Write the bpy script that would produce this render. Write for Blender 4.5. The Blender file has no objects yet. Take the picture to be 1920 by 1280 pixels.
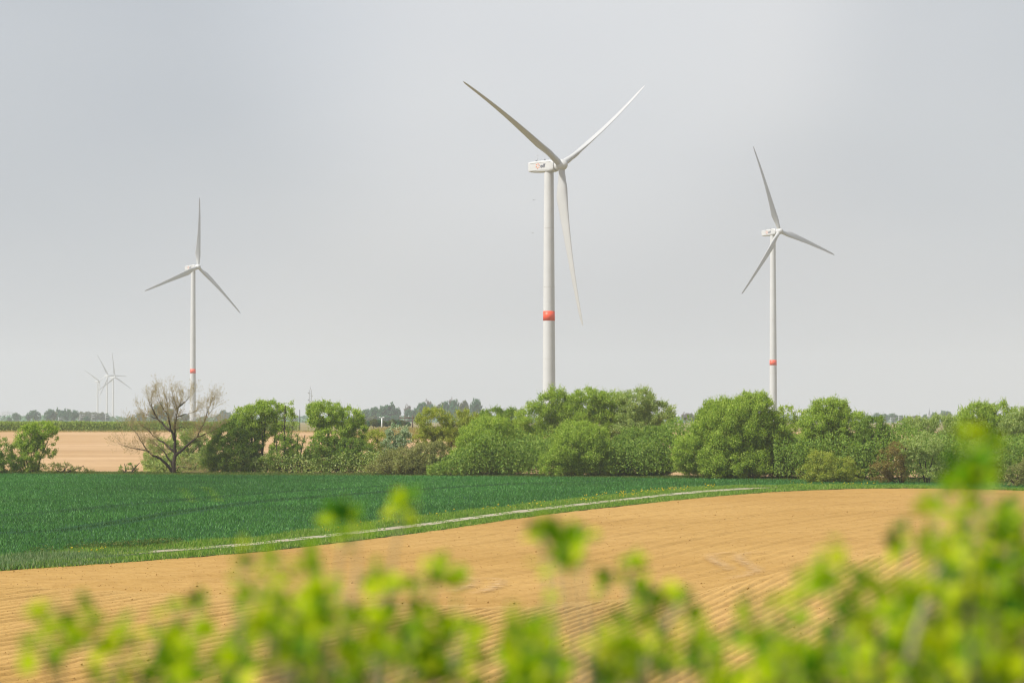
import bpy, bmesh, math, random
import numpy as np
from mathutils import Vector, Matrix

random.seed(7)
rng = np.random.default_rng(11)
scn = bpy.context.scene
COL = scn.collection
rad = math.radians

# ------------------------------------------------------------------ camera model
CZ = 10.0                      # eye height (m) above the datum
LENS = 100.0
F = 1920 * LENS / 36.0         # focal length in photo pixels
HORIZON = 790.0
PITCH = math.atan((HORIZON - 640.0) / F)
CP, SP = math.cos(PITCH), math.sin(PITCH)


def ray(px, py):
    X, Y = (px - 960.0) / F, (640.0 - py) / F
    return X, CP - Y * SP, SP + Y * CP


def at(px, py, y):
    """point seen at photo position (px, py) that lies y metres ahead"""
    X, dy, dz = ray(px, py)
    k = y / dy
    return np.array([X * k, y, CZ + dz * k])


ZK_Y = [-400, 8, 30, 60, 90, 340, 380, 650, 900, 7400]
ZK_Z = [-1.7, -1.7, -5.0, -8.5, -8.28, -6.28, -5.85, -2.25, -1.5, -1.0]


def terrain(x, y):
    z = np.interp(y, ZK_Y, ZK_Z)
    z = z + 0.10 * np.sin(np.asarray(x) * 0.045 + 0.6) * np.clip((np.asarray(y) - 60) / 60, 0, 1) * np.clip((700 - np.asarray(y)) / 300, 0, 1)
    return CZ + z


def gp(px, py):
    """ground point seen at a photo position"""
    X, dy, dz = ray(px, py)
    ys = np.arange(70.0, 1200.0, 0.25)
    k = ys / dy
    below = (CZ + dz * k) <= terrain(X * k, ys)
    i = int(np.argmax(below)) if below.any() else len(ys) - 1
    y = ys[i]
    k = y / dy
    return np.array([X * k, y, float(terrain(X * k, y))])


# ------------------------------------------------------------------ object helpers
def tag(o, label=None, cat=None, group=None, kind=None):
    if label: o['label'] = label
    if cat: o['category'] = cat
    if group: o['group'] = group
    if kind: o['kind'] = kind
    return o


def thing(name, label, cat, loc, group=None):
    o = bpy.data.objects.new(name, None)
    COL.objects.link(o)
    o.location = tuple(float(v) for v in loc)
    return tag(o, label, cat, group)


def link(name, me, parent=None, mat=None):
    o = bpy.data.objects.new(name, me)
    COL.objects.link(o)
    if parent is not None:
        o.parent = parent
    if mat is not None:
        me.materials.append(mat)
    return o


def mesh_np(name, V, Fc, smooth=False):
    """V (n,3); Fc: array (m,k) of equal sized faces or a list of such arrays"""
    if not isinstance(Fc, list):
        Fc = [Fc]
    Fc = [np.asarray(f, dtype=np.int32) for f in Fc if len(f)]
    me = bpy.data.meshes.new(name)
    V = np.asarray(V, dtype=np.float32)
    me.vertices.add(len(V))
    me.vertices.foreach_set('co', V.ravel())
    nl = sum(f.size for f in Fc)
    npoly = sum(len(f) for f in Fc)
    me.loops.add(nl)
    me.polygons.add(npoly)
    me.loops.foreach_set('vertex_index', np.concatenate([f.ravel() for f in Fc]))
    tot = np.concatenate([np.full(len(f), f.shape[1], dtype=np.int32) for f in Fc])
    st = np.concatenate([[0], np.cumsum(tot)[:-1]]).astype(np.int32)
    me.polygons.foreach_set('loop_start', st)
    if smooth:
        me.polygons.foreach_set('use_smooth', np.ones(npoly, dtype=bool))
    me.update(calc_edges=True)
    me.validate()
    return me


class MB:
    """collects shapes into one mesh"""
    def __init__(self):
        self.v, self.f = [], {}
        self.n = 0

    def add(self, V, Fc):
        V = np.asarray(V, dtype=float)
        Fc = np.asarray(Fc, dtype=int)
        self.v.append(V)
        self.f.setdefault(Fc.shape[1], []).append(Fc + self.n)
        self.n += len(V)

    def add_multi(self, V, fl):
        base = self.n
        V = np.asarray(V, dtype=float)
        self.v.append(V)
        for Fc in fl:
            Fc = np.asarray(Fc, dtype=int)
            self.f.setdefault(Fc.shape[1], []).append(Fc + base)
        self.n += len(V)

    def tube(self, pts, radii, sides=6, cap=True):
        pts = np.asarray(pts, dtype=float)
        n = len(pts)
        d = np.gradient(pts, axis=0)
        d /= np.linalg.norm(d, axis=1)[:, None] + 1e-12
        ref = np.array([0.0, 0.0, 1.0]) if abs(d[0][2]) < 0.9 else np.array([0.0, 1.0, 0.0])
        u = np.cross(d, ref)
        u /= np.linalg.norm(u, axis=1)[:, None] + 1e-12
        w = np.cross(d, u)
        a = np.linspace(0, 2 * np.pi, sides, endpoint=False)
        r = np.asarray(radii, dtype=float).reshape(-1, 1, 1)
        V = pts[:, None, :] + r * (np.cos(a)[None, :, None] * u[:, None, :] + np.sin(a)[None, :, None] * w[:, None, :])
        V = V.reshape(-1, 3)
        fl = []
        i = np.arange(n - 1)[:, None] * sides
        j = np.arange(sides)[None, :]
        j2 = (j + 1) % sides
        fl.append(np.stack([i + j, i + j2, i + sides + j2, i + sides + j], -1).reshape(-1, 4))
        if cap:
            V = np.vstack([V, pts[0], pts[-1]])
            a0, a1 = n * sides, n * sides + 1
            jj = np.arange(sides)
            j2 = (jj + 1) % sides
            fl.append(np.stack([np.full(sides, a0), j2, jj], -1))
            e = (n - 1) * sides
            fl.append(np.stack([np.full(sides, a1), e + jj, e + j2], -1))
        self.add_multi(V, fl)

    def box(self, lo, hi, M=None):
        lo, hi = np.asarray(lo, float), np.asarray(hi, float)
        V = np.array([[x, y, z] for x in (lo[0], hi[0]) for y in (lo[1], hi[1]) for z in (lo[2], hi[2])])
        if M is not None:
            V = V @ np.asarray(M).T
        self.add(V, [[0, 1, 3, 2], [4, 6, 7, 5], [0, 4, 5, 1], [2, 3, 7, 6], [0, 2, 6, 4], [1, 5, 7, 3]])

    def mesh(self, name, smooth=False):
        return mesh_np(name, np.vstack(self.v), [np.vstack(f) for f in self.f.values()], smooth)

    def build(self, name, mat, parent=None, smooth=False):
        return link(name, self.mesh(name, smooth), parent, mat)


# ------------------------------------------------------------------ materials
def new_mat(name):
    m = bpy.data.materials.new(name)
    m.use_nodes = True
    nt = m.node_tree
    nt.nodes.clear()
    out = nt.nodes.new('ShaderNodeOutputMaterial')
    return m, nt, out


def N(nt, t, **kw):
    n = nt.nodes.new(t)
    for k, v in kw.items():
        setattr(n, k, v)
    return n


def ramp(nt, stops):
    r = N(nt, 'ShaderNodeValToRGB')
    e = r.color_ramp.elements
    while len(e) < len(stops):
        e.new(0.5)
    for k, (p, c) in enumerate(stops):
        e[k].position = p
        e[k].color = (*c, 1)
    return r


def noise(nt, vec, scale, detail=3, rough=0.55, dist=0.0):
    n = N(nt, 'ShaderNodeTexNoise')
    n.inputs['Scale'].default_value = scale
    n.inputs['Detail'].default_value = detail
    n.inputs['Roughness'].default_value = rough
    n.inputs['Distortion'].default_value = dist
    if vec is not None:
        nt.links.new(vec, n.inputs['Vector'])
    return n


def leaf_mat(name, stops, translucent=0.35, tr_tint=(1.25, 1.25, 0.5), rough=0.6, spec=0.12, patch=0.0, patch_col=(0.2, 0.2, 0.05), gain=1.0, tone=False):
    stops = [(p_, (c_[0] * gain * 1.10, c_[1] * gain * 1.07, c_[2] * gain * 1.12)) for p_, c_ in stops]
    m, nt, out = new_mat(name)
    L = nt.links.new
    geo = N(nt, 'ShaderNodeNewGeometry')
    r = ramp(nt, stops)
    L(geo.outputs['Random Per Island'], r.inputs['Fac'])
    col = r.outputs['Color']
    if tone:
        at_ = N(nt, 'ShaderNodeAttribute', attribute_name='blade_tone')
        mt = N(nt, 'ShaderNodeMix', data_type='RGBA', blend_type='MULTIPLY')
        mt.inputs[0].default_value = 1
        L(col, mt.inputs[6])
        L(at_.outputs['Color'], mt.inputs[7])
        col = mt.outputs[2]
    if patch > 0:
        tc = N(nt, 'ShaderNodeTexCoord')
        nz = noise(nt, tc.outputs['Object'], 0.45, 2)
        mr = N(nt, 'ShaderNodeMapRange')
        mr.inputs[1].default_value = 0.48
        mr.inputs[2].default_value = 0.66
        mr.inputs[4].default_value = patch
        L(nz.outputs['Fac'], mr.inputs[0])
        mx = N(nt, 'ShaderNodeMix', data_type='RGBA')
        L(mr.outputs[0], mx.inputs[0])
        L(col, mx.inputs[6])
        mx.inputs[7].default_value = (*patch_col, 1)
        col = mx.outputs[2]
    p = N(nt, 'ShaderNodeBsdfPrincipled')
    p.inputs['Roughness'].default_value = rough
    p.inputs['Specular IOR Level'].default_value = spec
    L(col, p.inputs['Base Color'])
    t = N(nt, 'ShaderNodeBsdfTranslucent')
    mul = N(nt, 'ShaderNodeMix', data_type='RGBA', blend_type='MULTIPLY')
    mul.inputs[0].default_value = 1.0
    L(col, mul.inputs[6])
    mul.inputs[7].default_value = (*tr_tint, 1)
    L(mul.outputs[2], t.inputs['Color'])
    mix = N(nt, 'ShaderNodeMixShader')
    mix.inputs[0].default_value = translucent
    L(p.outputs[0], mix.inputs[1])
    L(t.outputs[0], mix.inputs[2])
    L(mix.outputs[0], out.inputs['Surface'])
    return m


def paint_mat(name, col, rough=0.4, spec=0.4, dirt=0.06, scale=0.6):
    m, nt, out = new_mat(name)
    L = nt.links.new
    tc = N(nt, 'ShaderNodeTexCoord')
    nz = noise(nt, tc.outputs['Object'], scale, 4)
    d = tuple(c * (1 - dirt) for c in col)
    l = tuple(min(1, c * (1 + dirt * 0.5)) for c in col)
    r = ramp(nt, [(0.3, d), (0.7, l)])
    L(nz.outputs['Fac'], r.inputs['Fac'])
    p = N(nt, 'ShaderNodeBsdfPrincipled')
    p.inputs['Roughness'].default_value = rough
    p.inputs['Specular IOR Level'].default_value = spec
    L(r.outputs['Color'], p.inputs['Base Color'])
    L(p.outputs[0], out.inputs['Surface'])
    return m


def soil_mat(name, c0, c1, c2, clod=2.2, bump=0.5, bdist=0.06, big=0.05, streak=None):
    c0, c1, c2 = [(c[0] * .82, c[1] * .865, c[2] * .83) for c in (c0, c1, c2)]
    m, nt, out = new_mat(name)
    L = nt.links.new
    tc = N(nt, 'ShaderNodeTexCoord')
    v = tc.outputs['Object']
    nb = noise(nt, v, big, 3)
    nc = noise(nt, v, clod, 5, 0.65)
    r1 = ramp(nt, [(0.30, c0), (0.55, c1), (0.75, c2)])
    L(nc.outputs['Fac'], r1.inputs['Fac'])
    r2 = ramp(nt, [(0.32, (0.88, 0.86, 0.80)), (0.66, (1.07, 1.10, 1.20))])
    L(nb.outputs['Fac'], r2.inputs['Fac'])
    mul = N(nt, 'ShaderNodeMix', data_type='RGBA', blend_type='MULTIPLY')
    mul.inputs[0].default_value = 1
    L(r1.outputs['Color'], mul.inputs[6])
    L(r2.outputs['Color'], mul.inputs[7])
    col = mul.outputs[2]
    if streak:
        mp = N(nt, 'ShaderNodeMapping')
        mp.inputs['Rotation'].default_value = (0, 0, streak[0])
        mp.inputs['Scale'].default_value = (streak[1], streak[2], 1)
        L(v, mp.inputs['Vector'])
        ns = noise(nt, mp.outputs[0], 1.0, 4, 0.6)
        r3 = ramp(nt, [(0.3, (0.88, 0.86, 0.83)), (0.7, (1.08, 1.08, 1.08))])
        L(ns.outputs['Fac'], r3.inputs['Fac'])
        m2 = N(nt, 'ShaderNodeMix', data_type='RGBA', blend_type='MULTIPLY')
        m2.inputs[0].default_value = 1
        L(col, m2.inputs[6])
        L(r3.outputs['Color'], m2.inputs[7])
        col = m2.outputs[2]
    p = N(nt, 'ShaderNodeBsdfPrincipled')
    p.inputs['Roughness'].default_value = 0.95
    p.inputs['Specular IOR Level'].default_value = 0.1
    L(col, p.inputs['Base Color'])
    bp = N(nt, 'ShaderNodeBump')
    bp.inputs['Strength'].default_value = bump
    bp.inputs['Distance'].default_value = bdist
    L(nc.outputs['Fac'], bp.inputs['Height'])
    L(bp.outputs[0], p.inputs['Normal'])
    L(p.outputs[0], out.inputs['Surface'])
    return m


M = {}
M['paint'] = paint_mat('turbine_paint', (0.485, 0.495, 0.50), 0.38, 0.4, 0.05, 0.25)
M['blade'] = paint_mat('blade_gelcoat', (0.43, 0.44, 0.445), 0.35, 0.4, 0.04, 0.2)
M['seam'] = paint_mat('seam_grey', (0.42, 0.42, 0.41), 0.5)
M['red'] = paint_mat('band_red', (0.72, 0.085, 0.035), 0.45, 0.4, 0.08)
M['dark'] = paint_mat('dark_metal', (0.06, 0.06, 0.065), 0.5)
M['orange'] = paint_mat('emblem_orange', (0.85, 0.20, 0.05), 0.5, 0.3, 0.02)
M['navy'] = paint_mat('lettering_navy', (0.03, 0.035, 0.07), 0.5, 0.3, 0.02)
M['galv'] = paint_mat('galvanised_steel', (0.42, 0.44, 0.45), 0.5)
M['palepost'] = paint_mat('pale_post_paint', (0.75, 0.77, 0.76), 0.5)
M['wood'] = paint_mat('weathered_wood', (0.12, 0.09, 0.07), 0.9, 0.1, 0.2, 2)
M['slate'] = paint_mat('slate_roof', (0.07, 0.075, 0.09), 0.7, 0.2, 0.2)
M['stone'] = paint_mat('church_stone', (0.30, 0.27, 0.23), 0.9, 0.1, 0.15)
M['soil'] = soil_mat('ridge_soil', (0.44, 0.245, 0.075), (0.53, 0.312, 0.103), (0.60, 0.37, 0.14), 7.0, 0.5, 0.03)
M['headland'] = soil_mat('headland_soil', (0.42, 0.235, 0.068), (0.48, 0.278, 0.088), (0.53, 0.32, 0.115), 4.5, 0.35, 0.03, 0.035,
                         streak=(rad(-66), 0.02, 0.9))
M['farsoil'] = soil_mat('far_soil', (0.47, 0.29, 0.155), (0.52, 0.325, 0.175), (0.56, 0.36, 0.20), 0.6, 0.2, 0.05, 0.02,
                        streak=(rad(-4), 0.008, 0.10))
M['track'] = soil_mat('track_gravel', (0.36, 0.30, 0.215), (0.44, 0.375, 0.28), (0.50, 0.435, 0.335), 2.5, 0.4, 0.03)
M['clod'] = soil_mat('clod_soil', (0.36, 0.20, 0.065), (0.44, 0.26, 0.09), (0.54, 0.34, 0.13), 9.0, 0.5, 0.02, 0.7)
M['mark'] = soil_mat('tyre_mark_soil', (0.50, 0.30, 0.10), (0.54, 0.335, 0.125), (0.58, 0.365, 0.15), 2.5, 0.4, 0.03)
M['land'] = soil_mat('land_soil', (0.22, 0.19, 0.09), (0.28, 0.22, 0.11), (0.33, 0.25, 0.13), 0.5, 0.3, 0.05, 0.02)
M['wheatsoil'] = soil_mat('wheat_ground', (0.016, 0.055, 0.020), (0.022, 0.075, 0.026), (0.03, 0.09, 0.03), 3.0, 0.5, 0.05)
M['vergesoil'] = soil_mat('verge_ground', (0.035, 0.07, 0.015), (0.05, 0.09, 0.02), (0.07, 0.10, 0.03), 3.0, 0.5, 0.05)
M['bark'] = paint_mat('grey_brown_bark', (0.055, 0.045, 0.034), 0.95, 0.1, 0.35, 3)
M['barkpale'] = paint_mat('pale_stem_bark', (0.25, 0.23, 0.14), 0.9, 0.12, 0.25, 6)
M['twig'] = paint_mat('bare_twig_bark', (0.40, 0.33, 0.17), 0.9, 0.1, 0.3, 2)
M['wheat'] = leaf_mat('wheat_blades', [(0.0, (0.022, 0.092, 0.014)), (0.5, (0.048, 0.162, 0.029)), (0.85, (0.084, 0.238, 0.048)), (1.0, (0.21, 0.40, 0.16))], 0.28, (1.0, 1.2, 0.4), tone=True)
M['verge'] = leaf_mat('verge_blades', [(0.0, (0.035, 0.10, 0.012)), (0.5, (0.085, 0.17, 0.016)), (0.8, (0.15, 0.235, 0.03)), (1.0, (0.24, 0.27, 0.10))], 0.3, (1.2, 1.2, 0.5), gain=1.55)
M['scrub'] = leaf_mat('pale_scrub_blades', [(0.0, (0.05, 0.12, 0.03)), (0.5, (0.11, 0.20, 0.07)), (1.0, (0.28, 0.33, 0.18))], 0.3, (1.1, 1.2, 0.6))
M['margin'] = leaf_mat('margin_blades', [(0.0, (0.03, 0.07, 0.012)), (0.6, (0.065, 0.12, 0.02)), (1.0, (0.15, 0.16, 0.05))], 0.3, gain=1.2)
M['yellow'] = paint_mat('dandelion_yellow', (0.75, 0.52, 0.01), 0.7, 0.1)
M['willow'] = leaf_mat('willow_leaves', [(0.0, (0.075, 0.125, 0.014)), (0.45, (0.135, 0.205, 0.024)), (0.8, (0.19, 0.26, 0.040)), (1.0, (0.29, 0.33, 0.095))], 0.45, (1.2, 1.2, 0.45), gain=1.85)
M['willowpale'] = leaf_mat('pale_willow_leaves', [(0.0, (0.085, 0.135, 0.032)), (0.5, (0.15, 0.205, 0.058)), (1.0, (0.27, 0.31, 0.13))], 0.45, (1.2, 1.2, 0.5), gain=1.85)
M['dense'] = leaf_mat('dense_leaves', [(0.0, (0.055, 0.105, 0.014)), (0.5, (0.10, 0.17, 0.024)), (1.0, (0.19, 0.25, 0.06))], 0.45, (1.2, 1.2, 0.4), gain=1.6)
M['lime'] = leaf_mat('yellow_green_leaves', [(0.0, (0.09, 0.13, 0.015)), (0.5, (0.16, 0.20, 0.028)), (1.0, (0.27, 0.28, 0.07))], 0.45, (1.2, 1.2, 0.4), gain=1.75)
M['olive'] = leaf_mat('olive_leaves', [(0.0, (0.075, 0.090, 0.022)), (0.5, (0.130, 0.150, 0.042)), (1.0, (0.22, 0.22, 0.09))], 0.3, (1.2, 1.1, 0.5), patch=0.6, patch_col=(0.11, 0.15, 0.03), gain=1.75)
M['silver'] = leaf_mat('silver_leaves', [(0.0, (0.07, 0.12, 0.05)), (0.55, (0.13, 0.19, 0.09)), (1.0, (0.36, 0.41, 0.28))], 0.25, (1.1, 1.2, 0.7), gain=1.7)
M['rust'] = leaf_mat('rust_leaves', [(0.0, (0.10, 0.082, 0.022)), (0.5, (0.175, 0.145, 0.04)), (1.0, (0.25, 0.22, 0.07))], 0.35, (1.3, 1.1, 0.4), patch=0.55, patch_col=(0.15, 0.15, 0.03), gain=1.25)
M['bud'] = leaf_mat('opening_buds', [(0.0, (0.20, 0.15, 0.05)), (0.5, (0.30, 0.24, 0.08)), (1.0, (0.36, 0.32, 0.12))], 0.35, (1.2, 1.1, 0.4))
M['farleaf'] = leaf_mat('far_leaves', [(0.0, (0.035, 0.110, 0.050)), (0.5, (0.065, 0.170, 0.080)), (1.0, (0.11, 0.23, 0.115))], 0.3)
M['farolive'] = leaf_mat('far_olive_leaves', [(0.0, (0.07, 0.10, 0.03)), (0.5, (0.11, 0.15, 0.045)), (1.0, (0.16, 0.19, 0.07))], 0.3)
M['fargrey'] = leaf_mat('far_budding_twigs', [(0.0, (0.10, 0.085, 0.07)), (1.0, (0.20, 0.17, 0.13))], 0.2)
M['strip'] = leaf_mat('strip_crop_leaves', [(0.0, (0.075, 0.125, 0.018)), (0.5, (0.125, 0.185, 0.03)), (1.0, (0.20, 0.25, 0.06))], 0.3, gain=1.5)
M['strawgrass'] = leaf_mat('straw_grass', [(0.0, (0.20, 0.17, 0.06)), (0.5, (0.32, 0.25, 0.09)), (1.0, (0.20, 0.22, 0.06))], 0.3)


def near_leaf(name):
    m, nt, out = new_mat(name)
    L = nt.links.new
    geo = N(nt, 'ShaderNodeNewGeometry')
    r = ramp(nt, [(0.0, (0.015, 0.08, 0.004)), (0.22, (0.07, 0.20, 0.004)), (0.45, (0.23, 0.38, 0.004)), (0.75, (0.40, 0.52, 0.005)), (1.0, (0.56, 0.61, 0.02))])
    L(geo.outputs['Random Per Island'], r.inputs['Fac'])
    tc = N(nt, 'ShaderNodeTexCoord')
    nz = noise(nt, tc.outputs['Object'], 60, 3)
    r2 = ramp(nt, [(0.3, (0.82, 0.86, 0.8)), (0.7, (1.1, 1.08, 1.0))])
    L(nz.outputs['Fac'], r2.inputs['Fac'])
    mul = N(nt, 'ShaderNodeMix', data_type='RGBA', blend_type='MULTIPLY')
    mul.inputs[0].default_value = 1
    L(r.outputs[0], mul.inputs[6])
    L(r2.outputs[0], mul.inputs[7])
    p = N(nt, 'ShaderNodeBsdfPrincipled')
    p.inputs['Roughness'].default_value = 0.5
    p.inputs['Specular IOR Level'].default_value = 0.10
    L(mul.outputs[2], p.inputs['Base Color'])
    t = N(nt, 'ShaderNodeBsdfTranslucent')
    m2 = N(nt, 'ShaderNodeMix', data_type='RGBA', blend_type='MULTIPLY')
    m2.inputs[0].default_value = 1
    L(mul.outputs[2], m2.inputs[6])
    m2.inputs[7].default_value = (1.4, 1.4, 0.3, 1)
    L(m2.outputs[2], t.inputs['Color'])
    mix = N(nt, 'ShaderNodeMixShader')
    mix.inputs[0].default_value = 0.45
    L(p.outputs[0], mix.inputs[1])
    L(t.outputs[0], mix.inputs[2])
    L(mix.outputs[0], out.inputs['Surface'])
    return m


M['nearleaf'] = near_leaf('hedge_leaves')

# ------------------------------------------------------------------ polylines of the near landscape (from the photo to the ground)
def ground_curve(pts, step=2.0):
    P = np.array([gp(*p) for p in pts])
    d = np.concatenate([[0], np.cumsum(np.linalg.norm(np.diff(P[:, :2], axis=0), axis=1))])
    s = np.linspace(0, d[-1], 160)
    X, Y = np.interp(s, d, P[:, 0]), np.interp(s, d, P[:, 1])
    k = np.ones(7) / 7.0
    Xp, Yp = np.pad(X, 3, mode='reflect', reflect_type='odd'), np.pad(Y, 3, mode='reflect', reflect_type='odd')
    return np.stack([np.convolve(Xp, k, 'valid'), np.convolve(Yp, k, 'valid')], 1)


EDGE_A = ground_curve([(-300, 1064), (0, 1044), (125, 1034), (330, 1020), (480, 1007), (630, 988), (755, 969), (900, 954), (1050, 937), (1172, 923), (1322, 911), (1450, 909), (1600, 909.5), (1700, 911), (1800, 914), (2000, 921)])
EDGE_B = ground_curve([(-300, 1080), (0, 1058), (205, 1040), (330, 1030), (480, 1018.5), (670, 996.5), (780, 984), (960, 959), (1147, 938), (1250, 926.5), (1330, 919), (1435, 913.5), (1550, 911.6), (1700, 912.5), (1800, 915), (2000, 922)])
EDGE_C = ground_curve([(-300, 1086), (0, 1064), (205, 1046), (330, 1034.5), (480, 1023.5), (670, 1002), (780, 989.5), (960, 964.5), (1147, 942), (1250, 930.5), (1330, 923), (1435, 916.5), (1550, 913), (1700, 913.2), (1800, 915.5), (2000, 922.5)])
EDGE_D = ground_curve([(-300, 1093), (0, 1070.5), (200, 1058), (480, 1036), (800, 998), (960, 974), (1062, 960), (1200, 945), (1330, 932), (1440, 923), (1600, 916), (1765, 915.5), (1920, 920), (2100, 926)])


EDGE_A = EDGE_A * .72 + EDGE_B * .28


def y_on(edge, x):
    return np.interp(x, edge[:, 0], edge[:, 1])


def ribbon(name, A, B, mat, dz, nd=5, kind='structure'):
    nA = len(A)
    T = np.linspace(0, 1, nd)
    P = A[None] * (1 - T)[:, None, None] + B[None] * T[:, None, None]
    z = terrain(P[..., 0], P[..., 1]) + dz
    V = np.concatenate([P, z[..., None]], -1).reshape(-1, 3)
    i, j = np.meshgrid(np.arange(nd - 1), np.arange(nA - 1), indexing='ij')
    a = i * nA + j
    Fc = np.stack([a, a + nA, a + nA + 1, a + 1], -1).reshape(-1, 4)
    o = link(name, mesh_np(name, V, Fc, True), None, mat)
    tag(o, kind=kind)
    return o


def grid_mesh(name, X, Y, Z, mat, keep=None, smooth=True):
    n0, n1 = X.shape
    V = np.stack([X, Y, Z], -1).reshape(-1, 3)
    i, j = np.meshgrid(np.arange(n0 - 1), np.arange(n1 - 1), indexing='ij')
    a = i * n1 + j
    Fc = np.stack([a, a + n1, a + n1 + 1, a + 1], -1)
    if keep is not None:
        Fc = Fc[keep[:-1, :-1]]
    Fc = Fc.reshape(-1, 4)
    # orient upwards
    p0, p1, p2 = V[Fc[0][0]], V[Fc[0][1]], V[Fc[0][2]]
    if np.cross(p1 - p0, p2 - p0)[2] < 0:
        Fc = Fc[:, ::-1]
    return tag(link(name, mesh_np(name, V, Fc, smooth), None, mat), kind='structure')


def vnoise(x, y, s, seed):
    r = np.random.default_rng(seed)
    tot = 0
    for k in range(6):
        a = r.uniform(0, 6.28)
        f = s * r.uniform(0.6, 1.7)
        tot = tot + np.sin(x * f * math.cos(a) + y * f * math.sin(a) + r.uniform(0, 6.28))
    return tot / 6.0


# broad land sheet out to the horizon
ys = np.unique(np.concatenate([np.arange(-60, 60, 6), np.arange(60, 760, 10), np.arange(760, 7300, 120)]))
xs = np.unique(np.concatenate([np.arange(-2600, -300, 100), np.arange(-300, 301, 12), np.arange(300, 2601, 100)]))
gx, gy = np.meshgrid(xs, ys, indexing='ij')
drop = np.where((gy > 55) & (gy < 700), 0.35, 0.0)
grid_mesh('ground', gx, gy, terrain(gx, gy) - drop, M['land'])

# far ploughed slope beyond the trees (out to the crop strip)
xs = np.arange(-160, 200, 6.0)
ys = np.arange(328, 652, 4.0)
gx, gy = np.meshgrid(xs, ys, indexing='ij')
grid_mesh('far_field', gx, gy, terrain(gx, gy) - 0.05, M['farsoil'])

# wheat field ground
xs = np.arange(-95, 75, 2.5)
t = np.linspace(0, 1, 60)
gx = np.repeat(xs[:, None], 60, 1)
y0 = y_on(EDGE_A, xs) - 0.2
FAR_X = np.array([-140, -64, -20, 0, 30, 46, 60, 100])
FAR_Y = np.array([350, 345, 334, 326, 312, 304, 296, 290])
y1 = np.maximum(np.interp(xs, FAR_X, FAR_Y), y0 + 0.5)
gy = y0[:, None] + (y1 - y0)[:, None] * t[None]
grid_mesh('wheat_field', gx, gy, terrain(gx, gy) + 0.02, M['wheatsoil'])

ribbon('verge', EDGE_A, EDGE_B, M['vergesoil'], 0.05)
tk = (EDGE_B[:, 0] < gp(1470, 914)[0])
mid_ = (EDGE_B + EDGE_C) / 2
hw_ = (EDGE_C - EDGE_B) / 2 * (0.88 * np.clip((EDGE_B[:, 0] + 28) / 8, 0.3, 1) * np.clip((gp(1480, 914)[0] - EDGE_B[:, 0]) / 6, .15, 1))[:, None]
jit_ = np.stack([np.zeros(len(mid_)), rng.normal(0, .16, len(mid_))], 1)
TB_, TC_ = mid_ - hw_ + jit_, mid_ + hw_ + jit_[::-1]
ribbon('verge_base', EDGE_B, EDGE_C, M['vergesoil'], 0.03)
ribbon('track', TB_[tk], TC_[tk], M['track'], 0.07)
ribbon('field_edge', EDGE_C, EDGE_D, M['vergesoil'], 0.06)

# headland: lines parallel to the field edge
D = EDGE_D
sh = np.array([0.35, -0.94])
off = np.concatenate([np.arange(0, 60, 0.4), np.arange(60, 190, 0.8)])
P = D[None, :, :] + off[:, None, None] * sh[None, None, :]
wob = 0.25 * np.sin(np.arange(len(D)) * 0.13)[None, :]
ln = off[:, None] + wob
zz = terrain(P[..., 0], P[..., 1]) + 0.03 * np.sin(ln * 2 * np.pi / 2.4) + 0.022 * np.sin(ln * 2 * np.pi / 1.6 + 1.3)
per = rng.normal(0, 0.022, size=(len(off), 1)) + rng.normal(0, 0.015, size=P.shape[:2])
zz = zz + per - 0.02
zz[0] += 0.02
grid_mesh('headland', P[..., 0], P[..., 1], zz, M['headland'])

# ridged part of the ploughed field
BX = np.array([-70, -25, -12, 0, 8, 13, 24, 37, 70])
BY = np.array([150, 140.5, 131, 124, 133, 146, 172, 214, 300])
PH = np.arange(-50, 40, 0.062)
YY = np.concatenate([np.arange(74, 150, 0.5), np.arange(150, 226, 1.0)])
ph, yy = np.meshgrid(PH, YY, indexing='ij')


def slant(p):
    return np.interp(p, [-40, -14, 0, 15, 40], [0.38, 0.35, 0.22, 0.29, 0.33])


xx = ph + (yy - 90) * slant(ph) + 0.10 * np.sin(yy * 0.11)
gap_ = np.interp(PH, [-40, -14, -6, 0, 6, 40], [1.05, 1.0, .74, .54, .48, .48])
phase_ = np.concatenate([[0], np.cumsum(np.diff(PH) / gap_[1:])])[:, None]
ridge = 1.0 - (0.5 + 0.5 * np.cos(phase_ * 2 * np.pi)) ** 2.0
ridge = ridge * np.clip(gap_ / .9, .55, 1)[:, None]
ridge = ridge + 0 * yy
fade = np.clip((np.interp(xx, BX, BY) + 1.2 * np.sin(ph * 2.1) * 0.5 - yy) / 5.0, 0, 1)
rough = rng.normal(0, 0.012, size=ph.shape)
zr = terrain(xx, yy) + 0.125 * ridge * fade * (1 + .38 * vnoise(phase_ * 9.1 + 0 * yy, yy, .55, 81)) + .035 * vnoise(xx, yy, 1.6, 82) * fade + rough * fade + np.where(fade > 0, 0.02, -0.15) - 0.10 * (1 - fade)
keep = (yy <= np.interp(xx, BX, BY) + 2.0)
grid_mesh('ploughed_field', xx, yy, zr, M['soil'], keep=keep)

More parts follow.
